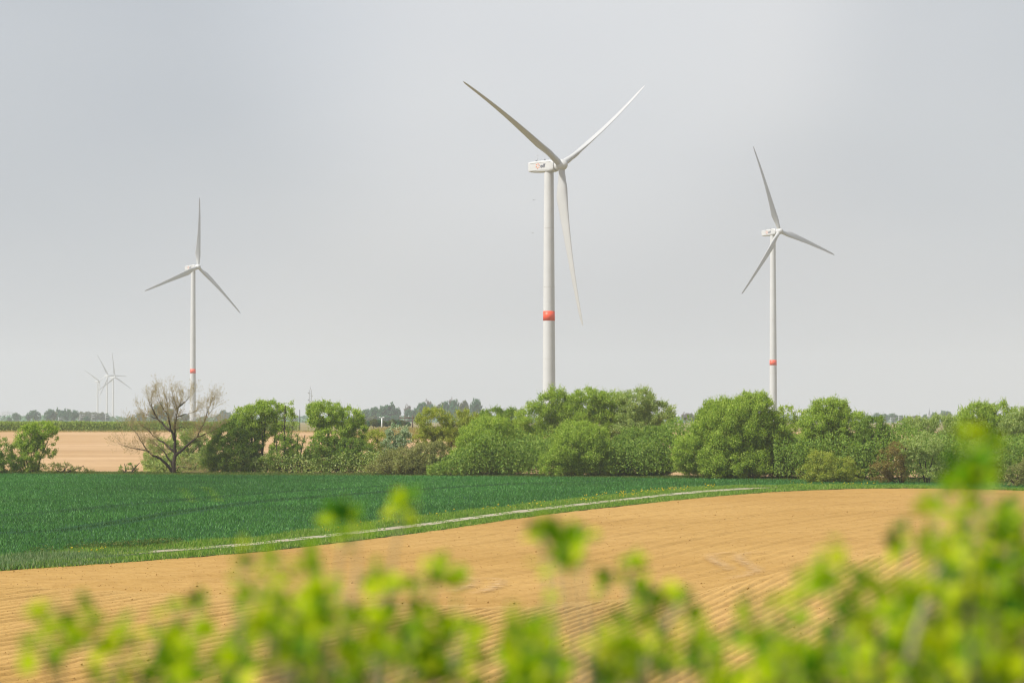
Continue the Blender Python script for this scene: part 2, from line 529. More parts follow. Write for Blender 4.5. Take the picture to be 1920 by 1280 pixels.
# loose clods on the ridges and the headland
n = 26000
cx_ = rng.uniform(-46, 48, n)
cy_ = 80 + 190 * rng.uniform(0, 1, n) ** 1.5
edge_y = y_on(EDGE_D, cx_)
ok_ = (cy_ < edge_y - 1.0) & (np.abs(cx_) < cy_ * .195 + 2)
cx_, cy_ = cx_[ok_], cy_[ok_]
n = len(cx_)
r_ = rng.uniform(.012, .032, n) * (1 + 1.2 * (rng.uniform(size=n) < .03))
base_ = np.stack([cx_, cy_, terrain(cx_, cy_) + np.where(cy_ < np.interp(cx_, BX, BY), .14, .02)], 1)
oct_ = np.array([[1, 0, 0], [0, 1, 0], [-1, 0, 0], [0, -1, 0], [0, 0, .8], [0, 0, -.8]], float)
V = base_[:, None, :] + (oct_[None] * rng.uniform(.6, 1.3, (n, 6, 1))) * r_[:, None, None]
fo = np.array([[0, 1, 4], [1, 2, 4], [2, 3, 4], [3, 0, 4], [1, 0, 5], [2, 1, 5], [3, 2, 5], [0, 3, 5]])
o = link('soil_clods', mesh_np('soil_clods', V.reshape(-1, 3), (np.arange(n)[:, None, None] * 6 + fo[None]).reshape(-1, 3)), None, M['clod'])
tag(o, 'loose earth clods scattered over the ploughed ridges', 'clods', kind='stuff')

# faint paler wheel marks where tractors turned
mm, mnt, mout = new_mat('turning_mark_soil')
at_ = N(mnt, 'ShaderNodeAttribute', attribute_name='press')
tcm = N(mnt, 'ShaderNodeTexCoord')
nzm = noise(mnt, tcm.outputs['Object'], 1.6, 4)
mrm = N(mnt, 'ShaderNodeMapRange')
mrm.inputs[1].default_value = .32
mrm.inputs[2].default_value = .62
mrm.inputs[4].default_value = .75
mnt.links.new(nzm.outputs['Fac'], mrm.inputs[0])
mul_ = N(mnt, 'ShaderNodeMath', operation='MULTIPLY')
mnt.links.new(at_.outputs['Fac'], mul_.inputs[0])
mnt.links.new(mrm.outputs[0], mul_.inputs[1])
tr_ = N(mnt, 'ShaderNodeBsdfTransparent')
df_ = N(mnt, 'ShaderNodeBsdfDiffuse')
df_.inputs['Color'].default_value = (0.52, 0.36, 0.185, 1)
mx_ = N(mnt, 'ShaderNodeMixShader')
mnt.links.new(mul_.outputs[0], mx_.inputs[0])
mnt.links.new(tr_.outputs[0], mx_.inputs[1])
mnt.links.new(df_.outputs[0], mx_.inputs[2])
mnt.links.new(mx_.outputs[0], mout.inputs['Surface'])
Vm, Fm, Am, c_ = [], [], [], 0
for pts in ([(1400, 1036), (1352, 1037), (1333, 1042), (1334, 1049), (1350, 1058), (1368, 1068), (1358, 1074)],
            [(1450, 1034), (1396, 1037), (1382, 1043), (1388, 1052), (1408, 1062), (1420, 1070), (1402, 1080), (1350, 1090)],
            [(860, 1082), (884, 1086), (886, 1094), (872, 1104), (840, 1114)],
            [(915, 1084), (936, 1090), (934, 1098), (915, 1108), (880, 1116)]):
    Pm = np.array([gp(*p)[:2] for p in pts])
    dm = np.concatenate([[0], np.cumsum(np.linalg.norm(np.diff(Pm, axis=0), axis=1))])
    sm_ = np.linspace(0, dm[-1], 60)
    Cm = np.stack([np.interp(sm_, dm, Pm[:, 0]), np.interp(sm_, dm, Pm[:, 1])], 1)
    kk = np.ones(9) / 9
    Cm = np.stack([np.convolve(np.pad(Cm[:, q], 4, mode='edge'), kk, 'valid') for q in (0, 1)], 1)
    tm = unit2 = np.gradient(Cm, axis=0)
    tm = tm / (np.linalg.norm(tm, axis=1)[:, None] + 1e-9)
    nm_ = np.stack([-tm[:, 1], tm[:, 0]], 1)
    for q, off_ in enumerate((-.6, 0, .6)):
        E_ = Cm + nm_ * off_
        Vm.append(np.column_stack([E_, terrain(E_[:, 0], E_[:, 1]) + .075]))
        Am.append(np.sin(np.linspace(0, np.pi, 60)) ** .5 if q == 1 else np.zeros(60))
    ii = np.arange(59)
    for q in (0, 1):
        Fm.append(np.stack([ii, ii + 1, ii + 61, ii + 60], -1) + c_ + q * 60)
    c_ += 180
om = link('turning_marks', mesh_np('turning_marks', np.vstack(Vm), np.vstack(Fm), True), None, mm)
am = om.data.attributes.new('press', 'FLOAT', 'POINT')
am.data.foreach_set('value', np.concatenate(Am).astype(np.float32))
tag(om, kind='structure')

# ------------------------------------------------------------------ blades of wheat and grass
def blades(name, X, Y, h, w, mat, lean=0.35, zoff=0.0):
    n = len(X)
    z = terrain(X, Y) + zoff
    a = rng.uniform(0, 2 * np.pi, n)
    hx, hy = np.cos(a) * w / 2, np.sin(a) * w / 2
    la = rng.uniform(0, 2 * np.pi, n)
    lr = rng.uniform(0, lean, n) * h
    V = np.empty((n, 3, 3))
    V[:, 0] = np.stack([X - hx, Y - hy, z], 1)
    V[:, 1] = np.stack([X + hx, Y + hy, z], 1)
    V[:, 2] = np.stack([X + np.cos(la) * lr, Y + np.sin(la) * lr, z + h], 1)
    return link(name, mesh_np(name, V.reshape(-1, 3), np.arange(n * 3).reshape(-1, 3)), None, mat)


def dist_poly(x, y, P):
    d = np.full(len(x), 1e9)
    for (ax, ay), (bx, by) in zip(P[:-1], P[1:]):
        ux, uy = bx - ax, by - ay
        L2 = ux * ux + uy * uy + 1e-9
        t = np.clip(((x - ax) * ux + (y - ay) * uy) / L2, 0, 1)
        d = np.minimum(d, np.hypot(x - ax - t * ux, y - ay - t * uy))
    return d


nW = 680000
wx = rng.uniform(-75, 62, nW)
wy = 150 + 198 * rng.uniform(0, 1, nW) ** 1.15
okw = (wy > y_on(EDGE_A, wx) + 0.1) & (wy < np.interp(wx, FAR_X, FAR_Y)) & (np.abs(wx) < wy * 0.2)
wx, wy = wx[okw], wy[okw]
TR1 = np.array([gp(*p)[:2] for p in [(-40, 1003), (0, 1001), (120, 996), (250, 976), (345, 960), (480, 942), (655, 928), (780, 919), (960, 908), (1200, 901)]])
TR2 = np.array([gp(*p)[:2] for p in [(-40, 970), (0, 968), (90, 962), (230, 948), (400, 933), (560, 921), (760, 910)]])
d1 = dist_poly(wx, wy, TR1)
d2 = dist_poly(wx, wy, TR2)
wheel = (np.abs(d1 - 0.9) < 0.42) | (np.abs(d2 - 0.9) < 0.32)
hh = 0.19 + 0.03 * vnoise(wx, wy, 0.35, 3) + rng.normal(0, 0.03, len(wx))
hh = np.where(wheel, hh * 0.22, hh)
ew = wy - y_on(EDGE_A, wx)
wheat = blades('wheat_crop', wx, wy, np.clip(hh, 0.06, 0.5), np.full(len(wx), 0.06), M['wheat'], 0.9)
strip_ = np.clip(1.6 - np.abs(d1 - 0.2) / 1.0, 0, 1) * .95 + np.clip(1.5 - np.abs(d2 - 0.2) / .9, 0, 1) * .7
tn = 1.0 + 0.24 * vnoise(wx, wy * 0.35, 0.10, 41) + 0.20 * vnoise(wx, wy * 0.5, 0.45, 42)
tn = np.clip(tn, .6, 1.5) * (1 - 0.45 * np.clip(strip_, 0, 1))  # wheel lines put in as darker blade colour, over random patchy tone
LS = np.array([gp(*p)[:2] for p in [(340, 916), (350, 928), (361, 943)]])
LS2 = np.array([gp(*p)[:2] for p in [(385, 914), (400, 928), (410, 942)]])
lime_ = np.clip(1 - dist_poly(wx, wy, LS) / .8, 0, 1) + np.clip(1 - dist_poly(wx, wy, LS2) / .8, 0, 1)
edge_ = np.clip(1 - ew / 5.0, 0, 1)
tc_ = np.stack([tn * (1 + .9 * lime_ + .35 * edge_), tn * (1 + .35 * lime_ + .2 * edge_), tn * (1 - .2 * lime_ + .8 * edge_), np.ones(len(tn))], 1)
ca = wheat.data.attributes.new('blade_tone', 'FLOAT_COLOR', 'POINT')
ca.data.foreach_set('color', np.repeat(tc_, 3, 0).astype(np.float32).ravel())
tag(wheat, 'dark green young wheat covering the field left of the track', 'wheat', kind='stuff')


def scatter_between(A, B, n, x_lim=None):
    i = rng.integers(0, len(A) - 1, n)
    L = np.linalg.norm(np.diff(A, axis=0), axis=1)
    i = rng.choice(len(A) - 1, n, p=L / L.sum())
    f = rng.uniform(0, 1, n)[:, None]
    t = rng.uniform(0, 1, n)[:, None]
    PA = A[i] * (1 - f) + A[i + 1] * f
    PB = B[i] * (1 - f) + B[i + 1] * f
    P = PA * (1 - t) + PB * t
    return P[:, 0], P[:, 1], t[:, 0]


X, Y, T = scatter_between(EDGE_A, EDGE_B, 70000)
h = 0.25 + 0.20 * vnoise(X, Y, 0.9, 5) + rng.normal(0, 0.06, len(X)) - 0.10 * T
h = h * np.clip(np.minimum(1.0, (1.02 - T) * 6), 0.35, 1)
far = np.clip((300 - Y) / 80, 0.75, 1)
o = blades('verge_grass', X, Y, np.clip(h * far, 0.05, 0.8), np.full(len(X), 0.05), M['verge'], 0.6, 0.03)
tag(o, 'long fresh green verge grass between the wheat and the track', 'grass', kind='stuff')
X, Y, T = scatter_between(EDGE_C, EDGE_D, 60000)
h = 0.20 + 0.13 * vnoise(X, Y, 0.6, 6) + rng.normal(0, 0.06, len(X))
h = h * np.clip(T * 2.2, 0.25, 1) * np.clip((1.05 - T) * 5, 0.4, 1)
Y = Y - np.where(T > .85, np.abs(rng.normal(0, .45, len(Y))), 0)
o = blades('edge_grass', X, Y, np.clip(h, 0.04, 0.7), np.full(len(X), 0.05), M['verge'], 0.6, 0.04)
tag(o, 'rough grass strip between the track and the ploughed field', 'grass', kind='stuff')
# tufts growing on the crown and the edges of the track
X, Y, T = scatter_between(TB_, TC_, 26000)
kp = (rng.uniform(size=len(X)) < np.where(np.abs(T - .5) < .13, .55, np.where((T < .12) | (T > .9), .9, .05)) + np.clip((-10 - X) / 14, 0, .75)) & (vnoise(X, Y, 1.1, 71) > -.12)
X, Y = X[kp], Y[kp]
o = blades('track_tufts', X, Y, rng.uniform(.04, .13, len(X)), np.full(len(X), .05), M['verge'], .8, .06)
tag(o, 'short grass tufts growing along the middle and edges of the track', 'grass', kind='stuff')
X, Y, T = scatter_between(EDGE_B, EDGE_C, 16000)
kp = (X < -22) | (X > gp(1440, 914)[0])
X, Y = X[kp], Y[kp]
o = blades('track_end_grass', X, Y, rng.uniform(.08, .3, len(X)), np.full(len(X), .05), M['verge'], .8, .04)
tag(o, 'grass closing over the ends of the track', 'grass', kind='stuff')
# pale rank weeds where the track runs out at the left
m_ = (EDGE_B[:, 0] < -16)
A2, B2 = EDGE_B[m_], EDGE_D[m_]
X, Y, T = scatter_between(A2 + np.array([-1.5, 1.5]), B2, 26000)
h = 0.34 + 0.16 * vnoise(X, Y, 0.7, 8) + rng.normal(0, 0.08, len(X))
h *= np.clip((-20.5 - X) / 5, 0.12, 1)
o = blades('pale_weeds', X, Y, np.clip(h, 0.05, 0.9), np.full(len(X), 0.07), M['scrub'], 0.8, 0.03)
tag(o, 'pale rank weeds at the corner where the track disappears', 'weeds', kind='stuff')
# dandelions
mb = MB()
cand = []
for (px0, px1, n) in ((1160, 1300, 80), (1080, 1175, 30), (1320, 1340, 16), (900, 1080, 24), (600, 900, 20), (130, 200, 12), (1480, 1640, 30)):
    x0, x1 = gp(px0, 930)[0], gp(px1, 915)[0]
    x, y, t_ = scatter_between(EDGE_A, EDGE_B, 4000)
    sx = 960 + F * x / y
    k = np.where((sx > px0) & (sx < px1))[0][:n]
    cand += [(x[q], y[q]) for q in k]
a = np.linspace(0, 2 * np.pi, 6, endpoint=False)
for (x, y) in cand:
    r = random.uniform(0.04, 0.075)
    z = float(terrain(x, y)) + random.uniform(0.22, 0.42)
    V = np.vstack([np.column_stack([x + r * np.cos(a), y + r * np.sin(a), np.full(6, z)]), [[x, y, z + r * 0.7], [x, y, z - r * 0.4]]])
    j = np.arange(6)
    mb.add(V, np.vstack([np.stack([j, (j + 1) % 6, np.full(6, 6)], -1), np.stack([(j + 1) % 6, j, np.full(6, 7)], -1)]))
o = mb.build('dandelion_flowers', M['yellow'])
tag(o, 'small yellow dandelion heads dotted through the verge grass', 'flowers', kind='stuff')

n = 60000
X = rng.uniform(-72, 56, n)
Y = np.interp(X, FAR_X, FAR_Y) + rng.uniform(0, 9, n)
o = blades('margin_grass', X, Y, rng.uniform(.08, .3, n) * (1 + .5 * vnoise(X, Y, .6, 91)), np.full(n, .07), M['margin'], .7)
tag(o, 'rank dull green grass along the foot of the trees', 'grass', kind='stuff')

# ------------------------------------------------------------------ foliage
def unit(v):
    return v / (np.linalg.norm(v, axis=-1, keepdims=True) + 1e-12)


def rand_dir(n):
    return unit(rng.normal(size=(n, 3)))


def leaf_quads(P, axis, nrm, L, W):
    """diamond leaf at P along axis with normal nrm"""
    axis = unit(axis)
    side = unit(np.cross(nrm, axis))
    L, W = L[:, None], W[:, None]
    V = np.empty((len(P), 4, 3))
    V[:, 0] = P - axis * L * 0.5
    V[:, 1] = P + side * W * 0.5 - axis * L * 0.05
    V[:, 2] = P + axis * L * 0.5
    V[:, 3] = P - side * W * 0.5 - axis * L * 0.05
    return V.reshape(-1, 3)


def crown_mesh(name, ells, base, dens=1.0, leaf=(0.20, 0.38), sub=(0.5, 1.35), sprig=0.3, gap=0.0, droop=0.0, ground=None, shell=1.0):
    """ells: (centre3, (rx, ry, rz), density)"""
    Vs = []
    subs = []
    lk = leaf[1] / 0.38
    for (c, R, de) in ells:
        c, R = np.asarray(c), np.asarray(R)
        rm = float(np.mean(R))
        if shell > 0:
            n = int(shell * de * dens * (R[0] * R[2] + R[1] * R[2] + R[0] * R[1]) * 120 / lk ** 2)
            d = rand_dir(n)
            kp = (d[:, 1] < 0.4) & (rng.uniform(size=n) < 0.55 + 0.45 * d[:, 2])
            d = d[kp]
            md = vnoise(d[:, 0] * R[0] + d[:, 1] * 2, d[:, 2] * R[2], 2.2 / max(.6, rm ** .5), int(abs(c[2] * 9)) + 3)
            md2 = vnoise(d[:, 0] * R[0] + d[:, 1] * 2, d[:, 2] * R[2], 6.0, int(abs(c[0] * 9)) + 4)
            kp = (md + .6 * md2) > -0.62 + gap * .7
            d, md = d[kp], md[kp]
            n = len(d)
            P = c + d * R * (0.86 + 0.10 * md + 0.12 * rng.uniform(-1, .8, n))[:, None]
            ax = unit(d * .4 + np.array([0, 0, 0.5 - droop]) + rng.normal(0, 0.5, (n, 3)))
            nr = unit(d * .8 + np.array([-0.10, -0.05, 0.45]) + rng.normal(0, 0.5, (n, 3)))
            L = rng.uniform(leaf[0], leaf[1], n) * .8
            Vs.append(leaf_quads(P, ax, nr, L, L * rng.uniform(0.34, 0.5, n)))
        ns = max(7, int(20.0 * (R[0] * R[2] + R[1] * R[2] + R[0] * R[1]) / 3.0 * de))
        d = rand_dir(ns)
        front = (d[:, 1] < 0.35) | (rng.uniform(size=ns) < 0.5)
        d = d[front]
        u = 0.40 + 0.54 * rng.uniform(0, 1, len(d)) ** 0.5
        cs = c + d * R * u[:, None]
        cs = cs + rng.normal(0, 0.05 * rm, size=cs.shape)
        rs = np.clip(rng.uniform(0.13, 0.27, len(d)) * rm, sub[0] * .7, sub[1] * .75)
        if gap > 0:
            g = vnoise(cs[:, 0] * 1.0 + cs[:, 1] * 0.3, cs[:, 2], 1.4 / max(1.0, rm) * 2.0, int(abs(c[0] * 7)) + 5)
            kp = g > (-0.9 + gap * .8)
            cs, rs, d = cs[kp], rs[kp], d[kp]
        for q in range(len(cs)):
            subs.append((cs[q], rs[q], d[q]))
    tops = []
    for (c, r, d) in subs:
        n = int(dens * r * r * 300 / lk ** 1.2) + 8
        dd = rand_dir(n)
        rr = r * rng.uniform(0, 1, n) ** 0.45
        P = c + dd * rr[:, None] * np.array([1.0, 1.0, 0.85])
        out = unit(dd * 0.5 + d * 0.7 + np.array([0, 0, 0.25]))
        ax = unit(out * 0.5 + np.array([0, 0, 0.35 - droop]) + rng.normal(0, 0.55, (n, 3)))
        nr = unit(out * 0.8 + np.array([-0.10, -0.05, 0.45]) + rng.normal(0, 0.55, (n, 3)))
        L = rng.uniform(leaf[0], leaf[1], n)
        big = rng.uniform(size=n) < 0.10
        L = np.where(big & (rr < 0.6 * r), L * 1.7, L)
        Vs.append(leaf_quads(P, ax, nr, L, L * rng.uniform(0.34, 0.5, n)))
        # wispy shoots
        m = int(sprig * n / 6)
        if m:
            sd = unit(unit(rand_dir(m) + d * 0.9) * 0.8 + np.array([0, 0, 0.75 - droop * 1.6]))
            s0 = c + unit(rand_dir(m) + d * 0.6) * r * 0.8
            ln = rng.uniform(0.25, 0.75, m) * min(1.0, 0.5 + r * 0.5)
            k = 7
            t = np.linspace(0.15, 1, k)
            bend = rng.normal(0, 0.12, (m, 1, 3)) - np.array([0, 0, 0.25 * droop])
            Q = s0[:, None, :] + sd[:, None, :] * (ln[:, None] * t[None])[..., None] + bend * (t ** 2)[None, :, None]
            Q = Q.reshape(-1, 3)
            axs = np.repeat(sd, k, 0) + rng.normal(0, 0.45, (m * k, 3))
            nrs = unit(np.repeat(unit(sd + d), k, 0) * 0.5 + np.array([-0.1, -0.1, 0.3]) + rng.normal(0, 0.6, (m * k, 3)))
            Ls = rng.uniform(leaf[0], leaf[1], m * k) * np.tile(1.0 - 0.45 * t, m)
            Vs.append(leaf_quads(Q, axs, nrs, Ls, Ls * rng.uniform(0.3, 0.45, m * k)))
    V = np.vstack(Vs).reshape(-1, 4, 3)
    gz = terrain(V[:, :, 0].mean(1), V[:, :, 1].mean(1))
    V = V[V[:, :, 2].min(1) > gz + 0.05]
    V = V - np.asarray(base)
    n = len(V)
    return mesh_np(name, V.reshape(-1, 3), np.arange(n * 4).reshape(-1, 4)), subs


def curve_pts(p0, p1, n=7, sag=0.12, wob=0.1):
    p0, p1 = np.asarray(p0, float), np.asarray(p1, float)
    L = np.linalg.norm(p1 - p0)
    t = np.linspace(0, 1, n)[:, None]
    P = p0 + (p1 - p0) * t
    b = rng.normal(0, wob * L, 3)
    b[2] = abs(b[2]) * 0.3
    P = P + np.sin(t * np.pi) * b + np.array([0, 0, 1]) * np.sin(t * np.pi) * sag * L
    return P


def branch_mesh(stems, subs, base, nlimb=14, r0=0.16):
    """stems: list of (foot, top, radius); limbs go from stems to sub-lobes"""
    mb = MB()
    allp = []
    for (f, tpt, r) in stems:
        P = curve_pts(f, tpt, 9, 0.0, 0.035)
        mb.tube(P - base, np.linspace(r * 1.15, r * 0.35, 9), 7)
        allp.append((P, r))
    if subs:
        idx = rng.choice(len(subs), min(nlimb, len(subs)), replace=False)
        for q in idx:
            c = subs[q][0]
            best = None
            for (P, r) in allp:
                k = int(np.argmin(np.linalg.norm(P - c, axis=1) + np.where(P[:, 2] > c[2] - 0.3, 3.0, 0)))
                dd = np.linalg.norm(P[k] - c)
                if best is None or dd < best[0]:
                    best = (dd, P[k], r * (1.0 - 0.07 * k))
            Q = curve_pts(best[1], c, 6, 0.08, 0.06)
            rr = min(best[2] * 0.55, 0.03 + 0.016 * best[0])
            mb.tube(Q - base, np.linspace(rr, rr * 0.25, 6), 5)
    return mb


def make_tree(name, label, cat, D, bx, ells, mat, stems=None, group=None, dens=1.0, leaf=(0.13, 0.27), gap=0.0, sprig=0.3, droop=0.0, nlimb=14, sub=(0.5, 1.35), bark='bark', stem_r=0.14, dr=0.85):
    """D metres ahead, bx photo column of the foot; ells (cx, cy, rx, ry[, density]) in photo pixels"""
    foot = at(bx, 800, D)
    foot[2] = float(terrain(foot[0], foot[1])) - 0.1
    root = thing(name, label, cat, foot, group)
    s = D / F
    E = []
    for e in ells:
        c = at(e[0], e[1], D)
        de = e[4] if len(e) > 4 else 1.0
        c[1] += rng.uniform(-0.15, 0.15) * e[2] * s
        E.append((c, (e[2] * s, e[2] * s * dr, e[3] * s), de))
    me, subs = crown_mesh('crown', E, foot, dens, leaf, sub, sprig, gap, droop)
    link('crown', me, root, M[mat])
    st = []
    if not stems:
        c = E[0][0]
        stems_ = [(foot, foot * 0.3 + c * 0.7, stem_r)]
        for k in range(3):
            q = E[rng.integers(0, len(E))][0] + rng.normal(0, 0.6, 3)
            stems_.append((foot + np.array([rng.normal(0, 0.25), rng.normal(0, 0.2), 0]), q, stem_r * 0.7))
        st = stems_
    else:
        for (x0, x1, y1, r) in stems:
            f = at(x0, 800, D)
            f[2] = float(terrain(f[0], f[1])) - 0.1
            st.append((f, at(x1, y1, D), r))
    mb = branch_mesh(st, subs, foot, nlimb)
    mb.build('trunk', M[bark], root, True)
    return root


# front line of the wood, left to right -------------------------------------------------
make_tree('leafy_bush', 'bushy green shrub cut by the frame edge beside the leaning multi stemmed tree', 'shrub', 346, 6,
          [(4, 848, 22, 30), (18, 868, 26, 20), (-14, 862, 22, 26)], 'dense', dens=0.9, gap=0.3)
make_tree('leaning_tree', 'light green multi stemmed tree standing alone before the bare ploughed slope', 'tree', 347, 66,
          [(52, 822, 30, 26), (78, 806, 32, 18), (70, 838, 22, 24, 0.7), (38, 846, 20, 22), (62, 850, 26, 22, .8), (98, 822, 14, 16, 0.6), (97, 850, 12, 12, 0.25), (46, 872, 28, 16), (70, 876, 16, 12)],
          'willow', stems=[(64, 74, 805, .13), (70, 92, 822, .10), (58, 46, 822, .10), (62, 60, 815, .09), (67, 72, 835, .08), (50, 38, 850, .07)], gap=0.2, dens=1.1, nlimb=24)
make_tree('low_shrub', 'low olive and yellow scrub bush trailing away right of the leaning tree', 'shrub', 346, 118,
          [(100, 877, 20, 10), (122, 876, 18, 9), (148, 880, 20, 7, .8), (168, 884, 14, 4, .7)], 'olive', dens=0.8, leaf=(.11, .22), sub=(.3, .6), gap=.2)
make_tree('sprouting_shrub', 'small dark green sapling shrub in the field gap left of the bare tree', 'shrub', 345, 242,
          [(228, 880, 6, 7), (242, 876, 9, 9), (252, 878, 6, 8)], 'dense', dens=0.8, leaf=(.11, .22), sub=(.3, .5))
make_tree('pale_shrub', 'wide pale green bush filling the space behind the bare tree', 'shrub', 352, 330,
          [(300, 850, 34, 36), (288, 872, 24, 18), (345, 835, 34, 38), (372, 852, 34, 36), (392, 828, 24, 24), (335, 872, 40, 18), (395, 872, 28, 16)], 'willowpale', dens=1.0, gap=0.22, dr=.5)
make_tree('bushy_tree', 'low spreading green tree with dark shaded foot right of the bare tree', 'tree', 347, 452,
          [(432, 820, 34, 34), (410, 845, 26, 30), (400, 862, 26, 24), (412, 815, 22, 24, .7), (450, 858, 36, 30), (470, 830, 26, 36), (420, 872, 30, 16), (480, 872, 26, 16)],
          'dense', stems=[(474, 476, 800, .2), (486, 490, 790, .16), (462, 440, 820, .13)], gap=0.21, dens=1.15, nlimb=18)
make_tree('open_crowned_tree', 'tall airy tree with sky showing through its crown left of the slim gap tree', 'tree', 348, 488,
          [(478, 778, 40, 24), (505, 766, 34, 16), (446, 795, 24, 16), (512, 792, 24, 26), (456, 818, 32, 26), (505, 824, 28, 22, .7), (530, 818, 20, 20, .5), (540, 770, 16, 16, .35), (470, 800, 32, 14, .6)],
          'willow', stems=[(474, 474, 790, .20), (486, 498, 780, .18), (498, 520, 790, .12)], gap=0.30, dens=1.01, nlimb=30)
make_tree('slim_tree', 'slender dark trunked tree with a thin see-through crown beside the sky gap', 'tree', 346, 538,
          [(540, 768, 15, 16, .5), (546, 785, 14, 16, .3), (530, 800, 12, 18, .4), (540, 845, 22, 26, .45)],
          'willow', stems=[(538, 535, 760, .16), (538, 548, 775, .06), (538, 527, 785, .06)], gap=0.28, dens=0.68, nlimb=26)
make_tree('dark_thicket', 'dark tangled thicket of upright stems at the foot of the sky gap', 'thicket', 346, 562,
          [(522, 862, 30, 26, .9), (556, 858, 26, 30, 1.0), (585, 866, 22, 22, .9), (545, 830, 22, 22, .6), (580, 835, 18, 20, .6)],
          'dense', stems=[(548, 544, 820, .12), (556, 558, 815, .15), (562, 572, 815, .12), (575, 590, 830, .14), (580, 600, 820, .09), (528, 518, 825, .12), (536, 530, 830, .10)], gap=0.25, dens=0.81, nlimb=20)
make_tree('round_topped_tree', 'tall round topped tree directly right of the sky gap', 'tree', 346, 630,
          [(612, 778, 38, 26), (596, 768, 26, 16), (652, 788, 32, 26), (630, 812, 40, 24), (590, 800, 16, 24, .6), (672, 808, 20, 20, .8), (615, 838, 30, 20, .8), (660, 836, 28, 20, .8)],
          'willow', stems=[(618, 616, 770, .22), (640, 655, 780, .18), (605, 598, 780, .12)], gap=0.19, dens=1.22, nlimb=24)
make_tree('shaded_shrub', 'green understorey bush in shadow beneath the round topped tree', 'shrub', 344, 640,
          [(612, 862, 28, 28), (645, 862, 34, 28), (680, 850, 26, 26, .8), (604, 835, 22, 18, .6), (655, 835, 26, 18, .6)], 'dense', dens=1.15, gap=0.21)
make_tree('straw_topped_bush', 'yellowish bush with straw coloured top left of the silvery tree', 'shrub', 352, 712,
          [(704, 826, 28, 20), (686, 850, 20, 22, .7), (722, 852, 26, 26), (700, 868, 24, 18)], 'lime', dens=1.0, gap=0.2)
make_tree('silvery_tree', 'small silvery leaved tree in front of the pale lamp post', 'tree', 350, 746,
          [(746, 812, 24, 18), (738, 832, 24, 18), (758, 830, 20, 20), (735, 846, 20, 10)], 'silver', dens=1.0, gap=0.15)
make_tree('budding_shrub', 'brownish olive thorn shrub low in front of the silvery tree', 'shrub', 335, 752,
          [(752, 866, 46, 26), (712, 876, 28, 16), (800, 858, 36, 34), (824, 852, 22, 28), (780, 876, 40, 16)], 'olive', dens=0.95, leaf=(.11, .22), sub=(.4, .9))
make_tree('domed_tree', 'bright domed tree right of the silvery tree beneath the hazy wood', 'tree', 352, 830,
          [(815, 792, 38, 30), (858, 800, 34, 30), (798, 820, 26, 22), (840, 822, 34, 24), (880, 795, 26, 26)], 'lime', stems=[(815, 815, 800, .2), (842, 850, 800, .18)], gap=0.3, nlimb=18)
make_tree('round_willow', 'big round willow bush left of the tall turbine with foliage to the ground', 'tree', 334, 912,
          [(920, 835, 66, 52), (885, 865, 46, 32), (948, 862, 54, 34), (925, 798, 40, 20)], 'willow', dens=1.1)
make_tree('linking_tree', 'mid green tree behind the round willow closing the gap toward the turbine', 'tree', 356, 930,
          [(930, 785, 34, 22), (960, 792, 34, 28), (905, 790, 24, 20), (980, 815, 30, 34)], 'dense', dens=1.0, gap=.2)
make_tree('sloping_willow', 'tall willow whose sloping crown hides the foot of the tall turbine', 'tree', 348, 1030,
          [(1040, 762, 40, 32), (1000, 790, 40, 36), (1070, 790, 40, 38), (1020, 830, 44, 40), (985, 840, 26, 44)], 'willow', gap=.22, dens=1.0)
make_tree('tall_willow', 'highest willow right of the tall turbine with wispy flat top', 'tree', 350, 1120,
          [(1105, 756, 42, 30), (1140, 765, 40, 32), (1112, 800, 50, 34), (1160, 800, 40, 30)], 'willow', stems=[(1110, 1105, 760, .24), (1130, 1145, 765, .2)], gap=.3, nlimb=24)
make_tree('spreading_willow', 'broad willow with its crown arching down beside the distant hazy gap', 'tree', 348, 1205,
          [(1190, 758, 42, 32), (1228, 778, 40, 30), (1250, 795, 24, 22), (1195, 800, 46, 30)], 'willowpale', stems=[(1195, 1190, 765, .24), (1215, 1235, 780, .18)], gap=.3, nlimb=24)
make_tree('front_willow_bush', 'rounded willow bush low in front under the tall turbine', 'shrub', 326, 1088,
          [(1090, 842, 62, 48), (1050, 868, 42, 28), (1125, 862, 50, 34), (1085, 805, 40, 16)], 'willow', dens=1.1)
make_tree('shaded_willow_bush', 'darker willow bush wedged between the rounded bush and the big domed willow', 'shrub', 328, 1205,
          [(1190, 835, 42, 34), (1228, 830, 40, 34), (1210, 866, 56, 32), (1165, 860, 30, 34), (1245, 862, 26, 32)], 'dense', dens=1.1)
make_tree('domed_willow', 'very large domed willow in the gap between tall turbine and right hand turbine', 'tree', 318, 1375,
          [(1370, 815, 76, 66), (1412, 770, 48, 36), (1322, 850, 60, 46), (1440, 825, 44, 56), (1380, 868, 80, 32), (1350, 785, 44, 32)], 'willow', dens=1.15, nlimb=24)
make_tree('small_backing_tree', 'small wispy tree at the foot of the right hand turbine', 'tree', 344, 1480,
          [(1475, 776, 22, 18, .7), (1500, 780, 16, 16, .45), (1470, 805, 26, 24), (1498, 815, 26, 30)], 'willow', gap=.35, dens=.8)
make_tree('dark_shrub', 'dark shaded bush squeezed between the very large domed willow and its neighbour', 'shrub', 318, 1480,
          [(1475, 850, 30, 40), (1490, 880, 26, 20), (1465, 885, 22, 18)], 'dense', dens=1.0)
make_tree('pointed_willow', 'tall pale willow with peaked crown right of the right hand turbine', 'tree', 316, 1560,
          [(1555, 770, 44, 26), (1545, 795, 50, 34), (1590, 800, 42, 34), (1530, 840, 42, 44), (1585, 845, 46, 40)], 'willow', stems=[(1560, 1555, 770, .24), (1570, 1590, 790, .18)], gap=.22, nlimb=22)
